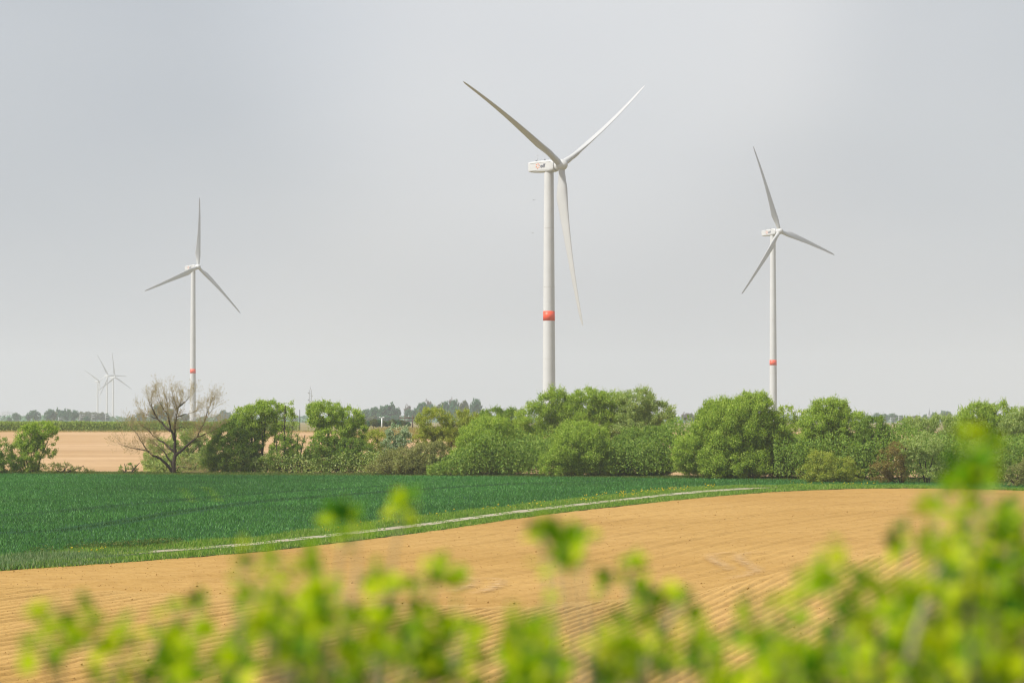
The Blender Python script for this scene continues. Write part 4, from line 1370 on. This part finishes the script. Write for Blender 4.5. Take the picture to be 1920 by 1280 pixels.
    if logo:
        # emblem of radiating strokes and three letters on the side wall
        side = -h
        def on_side(d, u):
            return c0 + ax * d + up * u + side * (1.60 + 0.012 * (11 + d) + 0.035)
        mb = MB()
        cd, cu_ = -7.35, 0.12
        for k in range(6):
            an = k * math.pi / 3 + .35
            ca, sa = math.cos(an), math.sin(an)
            q = []
            for (rr, tt) in ((.34, -.05), (.60, -.20), (.86, .02), (.58, .12)):
                q.append(on_side(cd + rr * ca - tt * sa, cu_ + rr * sa + tt * ca))
            q2 = [p_ - side * .05 for p_ in q]
            mb.add(np.array(q + q2), [[0, 1, 2, 3], [7, 6, 5, 4], [0, 4, 5, 1], [1, 5, 6, 2], [2, 6, 7, 3], [3, 7, 4, 0]])
        mb.build('logo', M['orange'], nac)
        me = text_mesh('edf', 1.55)
        co = np.empty(len(me.vertices) * 3, dtype=np.float32)
        me.vertices.foreach_get('co', co)
        co = co.reshape(-1, 3)
        W3 = np.array([on_side(-6.35 + q[0] * .95, -.42 + q[1]) + side * q[2] for q in co])
        me.vertices.foreach_set('co', W3.astype(np.float32).ravel())
        me.update()
        link('lettering', me, nac, M['navy'])
    # spinner
    mb = MB()
    lathe(mb, [(-1.5, .4), (-1.5, 1.42), (-1.2, 1.56), (-.3, 1.66), (.5, 1.62), (1.1, 1.42), (1.6, 1.08), (1.95, .66), (2.1, .3), (2.13, .02)], c0, a, 40)
    mb.build('spinner', M['paint'], root, True)
    # blades
    me = blade_mesh(pitch, bend)
    me.materials.append(M['blade'])
    sh_ = bend / RB * math.sin(rad(pitch))
    for k in range(3):
        th_ = rad(az + 120 * k) + sh_
        s_ = w * math.cos(th_) + h * math.sin(th_)
        td = -w * math.sin(th_) + h * math.cos(th_)
        a2, s2 = a, s_
        cn = rad(cone)
        s2 = s_ * math.cos(cn) + a * math.sin(cn)
        a2 = a * math.cos(cn) - s_ * math.sin(cn)
        o = bpy.data.objects.new('blade', me)
        COL.objects.link(o)
        o.parent = root
        mat = Matrix(((td[0], a2[0], s2[0], c0[0]), (td[1], a2[1], s2[1], c0[1]), (td[2], a2[2], s2[2], c0[2]), (0, 0, 0, 1)))
        o.matrix_local = mat
    return root


turbine('nearest wind turbine, blades in a Y, orange emblem on its side', 805.5, (1052, 309.6), 48.5, 4.2, 175.7, 88, 3.4, cone=2.1, nac_tilt=0.6, rtop=1.36, rbase=1.86, band_h=30.4)
turbine('wind turbine behind the very large domed willow, blade raised left of upright', 1472, (1461.5, 433.4), 43.5, 5.8, -16.8, 2, -2.6, cone=1.15, nac_tilt=4.0, band_h=30.6)
turbine('wind turbine rising behind the bare tree, one blade almost upright', 1813, (371, 500), 46.8, 5.4, 8.8, 2, -2.9, cone=.6, nac_tilt=4.0, band_h=32.2)
turbine('far hazy turbine with three lit blades, rightmost of the faint trio', 5110, (215.2, 707), 48.5, 5, -1.9, 2, -2, band=False, logo=False, detail=False, group='faint turbines on the horizon')
turbine('far hazy turbine in the middle of the faint trio', 5408, (203.5, 704), 46.5, 6.5, -28.9, 2, -2, band=False, logo=False, detail=False, group='faint turbines on the horizon')
turbine('far hazy turbine with blades in a Y, leftmost of the faint trio', 5560, (186.2, 714.5), 54, 5.4, 178.4, 88, 3, cone=-1, band=False, logo=False, detail=False, group='faint turbines on the horizon')

# ------------------------------------------------------------------ small far structures
def pole_thing(name, label, cat, px, top, D0, r=0.14, mat='palepost', group=None, arm=None, base_z=None):
    foot = at(px, 790, D0)
    foot[2] = float(terrain(foot[0], foot[1]))
    H = at(px, top, D0)[2] - foot[2]
    root = thing(name, label, cat, foot, group)
    mb = MB()
    mb.tube([[0, 0, -.3], [0, 0, H * .5], [0, 0, H]], [r * 1.2, r, r * .75], 8)
    mb.build('pole', M[mat], root, True)
    if arm == 'lamp':
        for s_ in (-1, 1):
            mb = MB()
            mb.tube([[0, 0, H - .1], [s_ * .15, 0, H + .08], [s_ * .3, 0, H + .1]], [.07, .06, .06], 6)
            mb.box([min(s_ * .22, s_ * .75), -.18, H + .02], [max(s_ * .22, s_ * .75), .18, H + .2])
            mb.build('lamp_head', M['palepost'], root)
    if arm == 'mast':
        mb = MB()
        mb.tube([[0, 0, H * .86], [1.6, 0, H * .94]], [.06, .05], 5)
        mb.tube([[0, 0, H * .72], [1.6, 0, H * .75]], [.06, .05], 5)
        mb.tube([[1.5, 0, H * .74], [1.5, 0, H * .95]], [.04, .04], 5)
        mb.build('bracket', M[mat], root)
    if arm == 'h':
        mb = MB()
        mb.tube([[2.2, 0, -.3], [2.2, 0, H]], [r * 1.2, r], 8)
        mb.build('pole', M[mat], root, True)
        mb = MB()
        mb.box([-1.6, -.12, H - .9], [3.8, .12, H - .6])
        mb.box([0, -.08, H * .5], [2.2, .08, H * .5 + .2])
        mb.build('crossarm', M[mat], root)
        for x_ in (-1.3, 1.1, 3.5):
            mb = MB()
            lathe(mb, [(0, .02), (0, .12), (.5, .12), (.5, .02)], [x_, 0, H - .6], [0, 0, 1], 8)
            mb.build('insulator', M['galv'], root)
    return root


pole_thing('lamp_post', 'white double headed lamp post in front of the dense hazy wood', 'lamp post', 716, 783, 760, .17, arm='lamp')
pole_thing('utility_pole', 'brown twin pole power line support beside the silvery tree top', 'utility pole', 759, 778, 800, .15, 'wood', arm='h')
pole_thing('slim_pole', 'dark thin pole standing in the sky gap between the trees', 'pole', 562, 768, 700, .11, 'dark')
for (px, top, lab) in ((109.5, 781, 'pale post in front of the hazy clump above the leaning tree'), (150, 776, 'left pale mast in front of the low olive wood'),
                       (172.5, 775, 'pale mast beside the small dark bush in front of the olive wood'), (197.5, 775, 'pale mast below the faint turbine trio'),
                       (1669.5, 782, 'left and darker of the two masts in the gap left of the church spire'), (1684.5, 779, 'right and paler of the two masts in the gap left of the church spire'),
                       (1733.5, 783, 'pale mast just left of the church spire')):
    pole_thing('line_mast', lab, 'mast', px, top, 900, .09, 'galv', group='pale masts along the far line', arm='mast')


def lattice(name, label, cat, px, top, D0, wb, wt, mat, arms=None, dish=False):
    foot = at(px, 790, D0)
    foot[2] = float(terrain(foot[0], foot[1]))
    H = at(px, top, D0)[2] - foot[2]
    root = thing(name, label, cat, foot)
    mb = MB()
    nb = 14
    zs = np.linspace(0, H * .9, nb)
    hw = np.linspace(wb, wt, nb) / 2
    cor = [(-1, -1), (1, -1), (1, 1), (-1, 1)]
    for (sx, sy) in cor:
        mb.tube(np.stack([sx * hw, sy * hw, zs], 1), np.full(nb, .09), 4)
    for k in range(nb - 1):
        for q in range(4):
            (ax, ay), (bx, by) = cor[q], cor[(q + 1) % 4]
            s0, s1 = (k, k + 1) if k % 2 == 0 else (k + 1, k)
            mb.tube([[ax * hw[s0], ay * hw[s0], zs[s0]], [bx * hw[s1], by * hw[s1], zs[s1]]], [.05, .05], 3)
    mb.build('lattice_tower', M[mat], root)
    mb = MB()
    mb.tube([[0, 0, H * .9], [0, 0, H]], [.12, .06], 5)
    mb.build('antenna_rod', M[mat], root)
    if dish:
        for (zf, s_) in ((.62, -1), (.72, 1), (.8, -1)):
            mb = MB()
            z = H * zf
            lathe(mb, [(0, .05), (.05, .25), (.15, .38), (.18, .36)], [s_ * .8, -.6, z], [0, -1, 0], 14)
            mb.build('antenna_dish', M['galv'], root, True)
    if arms:
        for zf in arms:
            mb = MB()
            mb.tube([[-5.5, 0, H * zf], [0, 0, H * zf + .8], [5.5, 0, H * zf]], [.1, .16, .1], 4)
            mb.tube([[-5.5, 0, H * zf], [5.5, 0, H * zf]], [.08, .08], 4)
            mb.build('crossarm', M[mat], root)
    return root


lattice('radio_mast', 'grey lattice radio mast rising above the tree gap', 'mast', 582, 722, 1350, 1.6, .9, 'galv', dish=True)
lattice('electricity_pylon', 'very faint electricity pylon at the left frame edge', 'pylon', 6, 769, 3600, 5, 1.2, 'galv', arms=(.6, .72, .84))
lattice('electricity_pylon', 'very faint electricity pylon just left of the tiny hazy bush', 'pylon', 15.5, 768, 3500, 5, 1.2, 'galv', arms=(.6, .72, .84))

# church
foot = at(1742.5, 790, 5200)
foot[2] = float(terrain(foot[0], foot[1]))
Hs = at(1742.5, 763, 5200)[2] - foot[2]
root = thing('village_church', 'distant church with slender dark spire above the trees', 'church', foot)
mb = MB()
mb.box([-2.2, -2.2, -.3], [2.2, 2.2, Hs * .48])
tw_ = mb.build('tower', M['stone'], root)
mb = MB()
for s_ in (-.8, .8):
    mb.box([s_ - .35, -2.26, Hs * .34], [s_ + .35, -2.19, Hs * .43])
mb.build('belfry_opening', M['dark'], tw_)
mb = MB()
a_ = np.linspace(0, 2 * np.pi, 8, endpoint=False) + np.pi / 8
V = np.vstack([np.column_stack([2.5 * np.cos(a_), 2.5 * np.sin(a_), np.full(8, Hs * .48 - .05)]), np.column_stack([1.2 * np.cos(a_), 1.2 * np.sin(a_), np.full(8, Hs * .64)]), [[0, 0, Hs]]])
j = np.arange(8)
mb.add_multi(V, [np.stack([j, (j + 1) % 8, 8 + (j + 1) % 8, 8 + j], -1), np.stack([8 + j, 8 + (j + 1) % 8, np.full(8, 16)], -1)])
mb.build('spire', M['slate'], root)
mb = MB()
mb.box([2.25, -4, -.3], [18, 4, 7])
mb.build('nave', M['stone'], root)
mb = MB()
V = np.array([[2.25, -4.4, 7.02], [18.3, -4.4, 7.02], [18.3, 4.4, 7.02], [2.25, 4.4, 7.02], [2.25, 0, 12], [18.3, 0, 12]])
mb.add_multi(V, [[[0, 1, 5, 4], [2, 3, 4, 5], [0, 3, 2, 1]], [[0, 4, 3], [1, 2, 5]]])
mb.build('nave_roof', M['slate'], root)

# two birds
for (px, py, lab) in ((1001, 375, 'tiny bird in the sky left of the tower, upper of two'), (999, 437, 'tiny bird in the sky left of the tower, lower of two')):
    c = at(px, py, 420)
    root = thing('flying_bird', lab, 'bird', c, 'birds beside the tall turbine')
    root.rotation_euler = (0, 0, random.uniform(-.6, .6))
    mb = MB()
    tt = np.linspace(0, 1, 9)
    mb.tube(np.stack([np.zeros(9), (tt - .5) * .34, .02 * np.sin(tt * 3.14)], 1), [.008, .03, .045, .052, .05, .04, .034, .036, .006], 8)
    V = np.array([[0, .05, .02], [0, -.07, .02], [.16, -.05, .07], [.32, -.02, .03], [.30, .02, .035], [.16, .05, .075]])
    for s_ in (-1, 1):
        W_ = V * np.array([s_, 1, 1])
        W2 = W_ + np.array([0, 0, .008])
        mb.add_multi(np.vstack([W_, W2]), [[[0, 1, 2, 5], [5, 2, 3, 4], [6, 11, 8, 7], [11, 10, 9, 8]]])
    mb.build('body', M['dark'], root, True)

# ------------------------------------------------------------------ hedge shoots close to the lens
def lobed_leaf():
    """outline of a small lobed leaf, unit length, folded along the midrib"""
    half = [(0, 0), (.10, .05), (.20, .26), (.30, .22), (.42, .40), (.54, .28), (.68, .34), (.78, .16), (1.0, 0)]
    V = [(x, 0.0, 0.0) for x, y in half]
    up_ = [(x, y, y * .28 - .10 * x * x) for x, y in half]
    V = [(x, 0, -.10 * x * x) for x, y in half] + [u for u in up_] + [(x, -y, z) for x, y, z in up_]
    n = len(half)
    Fq = []
    for k in range(n - 1):
        Fq.append((k, k + 1, n + k + 1, n + k))
        Fq.append((k + 1, k, 2 * n + k, 2 * n + k + 1))
    return np.array(V), np.array(Fq)


LV, LF = lobed_leaf()


def hedge(name, label, root_px, root_d, shoots, thick=None):
    foot = at(root_px, 1200, root_d)
    foot[2] = float(terrain(foot[0], foot[1])) - 0.05
    root = thing(name, label, 'shrub', foot)
    sm = MB()
    PV, PF = [], []
    cnt = 0
    for (px, py, d, leafy) in shoots:
        tip = at(px, py, d)
        low = at(px + (root_px - px) * .35 + random.uniform(-60, 60), 1420, d * .6 + root_d * .4)
        k = 12
        t = np.linspace(0, 1, k)[:, None]
        b0 = foot + np.array([random.uniform(-.12, .12), random.uniform(-.15, .15), 0])
        # quadratic curve foot -> low -> tip
        Q = (1 - t) ** 2 * b0 + 2 * t * (1 - t) * (low + np.array([0, 0, -.05])) + t * t * tip
        Q[1:-1] += rng.normal(0, .006, (k - 2, 3))
        sm.tube(Q - foot, np.interp(t[:, 0], [0, .6, 1], [.011, .0055, .0015]), 6)
        L = np.linalg.norm(np.diff(Q, axis=0), axis=1).sum()
        m = max(3, int(leafy / .042))
        for q in range(m):
            s_ = 1 - (q + rng.uniform(0, .6)) / m * leafy / L
            if s_ < .05: break
            ff = s_ * (k - 1)
            i = min(k - 2, int(ff))
            p = Q[i] + (Q[i + 1] - Q[i]) * (ff - i)
            dirn = unit(Q[i + 1] - Q[i])
            nl = rng.integers(3, 7)
            for z in range(nl):
                ax = unit(dirn * .5 + rng.normal(0, .8, 3) + np.array([0, 0, .15]))
                nr = unit(np.array([-.25, -.25, .8]) + rng.normal(0, .55, 3))
                sd = unit(np.cross(nr, ax))
                nr2 = np.cross(ax, sd)
                ln = rng.uniform(.018, .048) * (0.75 if q < 2 else 1.0)
                st = p + ax * rng.uniform(.004, .016) + rng.normal(0, .004, 3)
                Wv = st + (LV[:, :1] * ax + LV[:, 1:2] * sd * rng.uniform(.85, 1.25) + LV[:, 2:] * nr2) * ln - foot
                PV.append(Wv)
                PF.append(LF + cnt)
                cnt += len(LV)
    if thick:
        for pts_ in thick:
            T_ = np.array([at(a_, b_, d_) for a_, b_, d_ in pts_])
            T_ = np.vstack([foot + np.array([0, 0, -.02]), T_])
            tt_ = np.linspace(0, 1, len(T_))
            s2_ = np.linspace(0, 1, 14)
            Q_ = np.stack([np.interp(s2_, tt_, T_[:, k_]) for k_ in range(3)], 1)
            sm.tube(Q_ - foot, np.linspace(.011, .003, 14), 8)
    sm.build('stems', M['barkpale'], root, True)
    link('leaves', mesh_np('leaves', np.vstack(PV), np.vstack(PF), True), root, M['nearleaf'])


ENV_X = [0, 60, 120, 200, 260, 330, 400, 440, 560, 650, 760, 850, 930, 1010, 1100, 1250, 1330, 1400, 1550, 1620, 1720, 1800, 1860, 1930]
ENV_Y = [1270, 1200, 1160, 1175, 1260, 1170, 1200, 1090, 1060, 1100, 1110, 1110, 1170, 1140, 1150, 1120, 1200, 1150, 1070, 1110, 1040, 960, 900, 900]


def fill(x0, x1, n, dmin, dmax, leafy=(.08, .2), below=15, spread=170):
    out = []
    for k in range(n):
        x = random.uniform(x0, x1)
        y = np.interp(x, ENV_X, ENV_Y) + below + abs(random.gauss(0, 1)) * spread
        if y > 1330: y = random.uniform(1200, 1330)
        out.append((x, max(y, np.interp(x, ENV_X, ENV_Y)), random.uniform(dmin, dmax), random.uniform(*leafy)))
    return out


def low_fill(x0, x1, n):
    return [(random.uniform(x0, x1), random.uniform(1185, 1330), random.uniform(3.7, 4.5), random.uniform(.06, .16)) for k in range(n)]


S1 = [(100, 1135, 4.0, .10), (80, 1195, 3.9, .07), (165, 1155, 4.1, .12), (215, 1185, 4.2, .12), (335, 1140, 4.6, .04), (372, 1130, 4.6, .04), (300, 1195, 4.4, .06), (330, 1215, 4.4, .05), (420, 1240, 4.2, .08), (200, 1265, 4.0, .06), (330, 1262, 4.1, .06)]
S2 = [(455, 1062, 4.2, .14), (520, 1050, 4.0, .16), (575, 1040, 4.4, .18), (600, 1062, 4.0, .18), (650, 965, 4.8, .05), (668, 985, 4.7, .05), (757, 948, 5.0, .03), (705, 1085, 4.4, .10), (745, 1095, 4.3, .09), (828, 1065, 4.4, .06), (790, 1090, 4.4, .07), (480, 1110, 3.9, .2), (440, 1150, 3.8, .16), (560, 1130, 3.9, .2), (620, 1120, 4.2, .16), (660, 1180, 3.9, .2), (720, 1165, 4.0, .14), (860, 1150, 4.3, .10), (880, 1180, 4.2, .16), (690, 1215, 3.7, .2), (590, 1180, 3.8, .2), (790, 1180, 4.0, .14)]
S3 = [(1020, 1002, 4.4, .06), (1062, 998, 4.4, .10), (1090, 1000, 4.5, .05), (1040, 1050, 4.3, .04), (1180, 1060, 4.5, .05), (1130, 1095, 4.5, .05), (1022, 1130, 4.0, .16), (970, 1165, 4.0, .12), (1000, 1190, 3.9, .2), (1220, 1100, 4.1, .12), (1262, 1112, 4.1, .10), (1180, 1140, 4.1, .12), (1300, 1150, 4.2, .08), (1150, 1180, 3.9, .18), (1040, 1220, 3.8, .2), (1230, 1200, 3.9, .1)]
S4 = [(1405, 1135, 4.1, .12), (1440, 1150, 4.0, .12), (1560, 1030, 4.2, .10), (1545, 1075, 4.1, .12), (1500, 1095, 4.2, .09), (1600, 1085, 4.2, .1), (1700, 1010, 4.3, .08), (1750, 1005, 4.3, .12), (1640, 1090, 4.2, .06), (1735, 1080, 4.1, .16), (1690, 1130, 3.9, .2), (1480, 1180, 3.9, .2), (1570, 1180, 4.0, .2)]
S5 = [(1815, 812, 4.2, .10), (1840, 835, 4.1, .14), (1795, 900, 4.2, .10), (1765, 905, 4.3, .08), (1870, 905, 4.1, .16), (1845, 880, 4.0, .16), (1888, 960, 4.0, .2), (1820, 960, 4.1, .12), (1905, 930, 3.9, .2), (1790, 1000, 4.2, .12), (1850, 1000, 4.0, .2), (1925, 1000, 3.9, .25), (1800, 1090, 3.9, .2), (1880, 1080, 3.8, .25), (1760, 1140, 3.8, .2)]
hedge('hawthorn_sprigs', 'sparse blurred leafy sprigs in the lower left corner', 250, 4.3, S1 + fill(80, 420, 5, 3.8, 4.5, (.05, .09), 60))
hedge('leafy_hedge_bush', 'blurred yellow green hedge bush left of centre before the furrows', 600, 4.2, S2 + fill(420, 900, 14, 3.6, 4.6, (.06, .16), 40, 90) + low_fill(430, 930, 17))
hedge('open_hedge_bush', 'blurred open hedge bush with pale stems at the bottom centre', 1090, 4.2, S3 + fill(930, 1340, 7, 3.6, 4.5, (.06, .14), 50, 80) + low_fill(930, 1340, 13), thick=[[(1180, 1330, 3.9), (1212, 1240, 3.9), (1235, 1190, 3.9), (1280, 1130, 4.0)]])
hedge('dense_hedge_bush', 'blurred dense hedge bush with thick pale stem right of centre', 1640, 4.1, S4 + fill(1350, 1720, 11, 3.6, 4.5, (.08, .2), 45, 90) + low_fill(1340, 1730, 23), thick=[[(1690, 1330, 3.8), (1706, 1250, 3.75), (1716, 1190, 3.75), (1740, 1120, 3.8), (1765, 1050, 3.9)]])
hedge('tall_hedge_bush', 'blurred tall hedge bush reaching up the right frame edge', 1860, 4.0, S5 + fill(1700, 1990, 19, 3.5, 4.4, (.12, .3), 60, 150) + low_fill(1690, 1990, 19))

# ------------------------------------------------------------------ haze
mb = MB()
mb.box([-2700, -80, CZ - 11.5], [2700, 7400, CZ + 175])
hz = link('haze', mb.mesh('haze'), None, None)
m, nt, out = new_mat('haze_air')
vol = N(nt, 'ShaderNodeVolumePrincipled')
vol.inputs['Color'].default_value = (0.86, 0.92, 1.0, 1)
vol.inputs['Density'].default_value = 0.000125
vol.inputs['Anisotropy'].default_value = 0.2
nt.links.new(vol.outputs[0], out.inputs['Volume'])
hz.data.materials.append(m)
tag(hz, kind='stuff')

# ------------------------------------------------------------------ light
SUN_EL, SUN_AZ = 46.0, 62.0     # degrees; azimuth measured from behind the camera towards the left
az = rad(SUN_AZ)
sv = Vector((-math.sin(az) * math.cos(rad(SUN_EL)), -math.cos(az) * math.cos(rad(SUN_EL)), math.sin(rad(SUN_EL))))
ld = bpy.data.lights.new('sun', 'SUN')
ld.energy = 4.3
ld.angle = rad(2.0)
ld.color = (1.0, 0.955, 0.885)
lo = bpy.data.objects.new('sun', ld)
COL.objects.link(lo)
lo.rotation_euler = sv.to_track_quat('Z', 'Y').to_euler()
lo.location = (0, 0, 400)

world = bpy.data.worlds.new('World')
scn.world = world
world.use_nodes = True
nt = world.node_tree
nt.nodes.clear()
out = N(nt, 'ShaderNodeOutputWorld')
bg = N(nt, 'ShaderNodeBackground')
bg.inputs['Strength'].default_value = 0.1
sky = N(nt, 'ShaderNodeTexSky')
sky.sky_type = 'NISHITA'
sky.sun_disc = False
sky.sun_elevation = rad(SUN_EL)
sky.sun_rotation = math.atan2(sv.x, sv.y)
sky.air_density = 1.0
sky.dust_density = 4.0
tc = N(nt, 'ShaderNodeTexCoord')
mp = N(nt, 'ShaderNodeMapping')
mp.inputs['Scale'].default_value = (5.0, 5.0, 14.0)
mp.inputs['Location'].default_value = (1.3, 0.4, 0.2)
nt.links.new(tc.outputs['Generated'], mp.inputs['Vector'])
nz = noise(nt, mp.outputs[0], 1.0, 2, 0.45, 0.2)
cr = ramp(nt, [(0.30, (4.48, 4.58, 4.76)), (0.52, (4.72, 4.80, 4.93)), (0.72, (4.98, 5.02, 5.12))])
nt.links.new(nz.outputs['Fac'], cr.inputs['Fac'])


def sky_patch(px, py, c0, c1, gain):
    """soft brighter or darker cloud mass around a sky direction"""
    d = unit(np.array(ray(px, py)))
    dp = N(nt, 'ShaderNodeVectorMath', operation='DOT_PRODUCT')
    nrm = N(nt, 'ShaderNodeVectorMath', operation='NORMALIZE')
    nt.links.new(tc.outputs['Generated'], nrm.inputs[0])
    nt.links.new(nrm.outputs[0], dp.inputs[0])
    dp.inputs[1].default_value = tuple(d)
    mr = N(nt, 'ShaderNodeMapRange', interpolation_type='SMOOTHERSTEP')
    mr.inputs[1].default_value = math.cos(rad(c0))
    mr.inputs[2].default_value = math.cos(rad(c1))
    mr.inputs[3].default_value = 0.0
    mr.inputs[4].default_value = 1.0
    nt.links.new(dp.outputs['Value'], mr.inputs[0])
    return mr.outputs[0]


def mul_patch(col, fac, tint):
    mx = N(nt, 'ShaderNodeMix', data_type='RGBA', blend_type='MULTIPLY')
    nt.links.new(fac, mx.inputs[0])
    nt.links.new(col, mx.inputs[6])
    mx.inputs[7].default_value = (*tint, 1)
    mx.clamp_result = False
    return mx.outputs[2]


col = cr.outputs['Color']
col = mul_patch(col, sky_patch(1010, -80, 8.0, 0.0, 1), (1.19, 1.185, 1.18))
col = mul_patch(col, sky_patch(60, 60, 9.0, 0.0, 1), (0.87, 0.90, 0.935))
col = mul_patch(col, sky_patch(1950, 160, 6.0, 0.5, 1), (0.94, 0.96, 0.98))
mx = N(nt, 'ShaderNodeMix', data_type='RGBA')
mx.inputs[0].default_value = 0.86
nt.links.new(sky.outputs[0], mx.inputs[6])
nt.links.new(col, mx.inputs[7])
nt.links.new(mx.outputs[2], bg.inputs['Color'])
nt.links.new(bg.outputs[0], out.inputs['Surface'])

# ------------------------------------------------------------------ camera
cam = bpy.data.cameras.new('camera')
cam.lens = LENS
cam.sensor_width = 36
cam.sensor_fit = 'HORIZONTAL'
cam.clip_start = 0.1
cam.clip_end = 20000
cam.dof.use_dof = True
cam.dof.focus_distance = 260
cam.dof.aperture_fstop = 3.6
co = bpy.data.objects.new('camera', cam)
COL.objects.link(co)
co.location = (0, 0, CZ)
co.rotation_euler = (math.pi / 2 + PITCH, 0, 0)
scn.camera = co

scn.view_settings.view_transform = 'Standard'
scn.view_settings.look = 'None'
scn.view_settings.exposure = 0.45
scn.view_settings.gamma = 1.0
scn.view_settings.use_curve_mapping = False
scn.cycles.max_bounces = 8
scn.cycles.diffuse_bounces = 4
scn.cycles.transmission_bounces = 4
scn.cycles.volume_bounces = 2
scn.cycles.use_denoising = True
scn.cycles.use_adaptive_sampling = False
scn.cycles.filter_width = 1.2
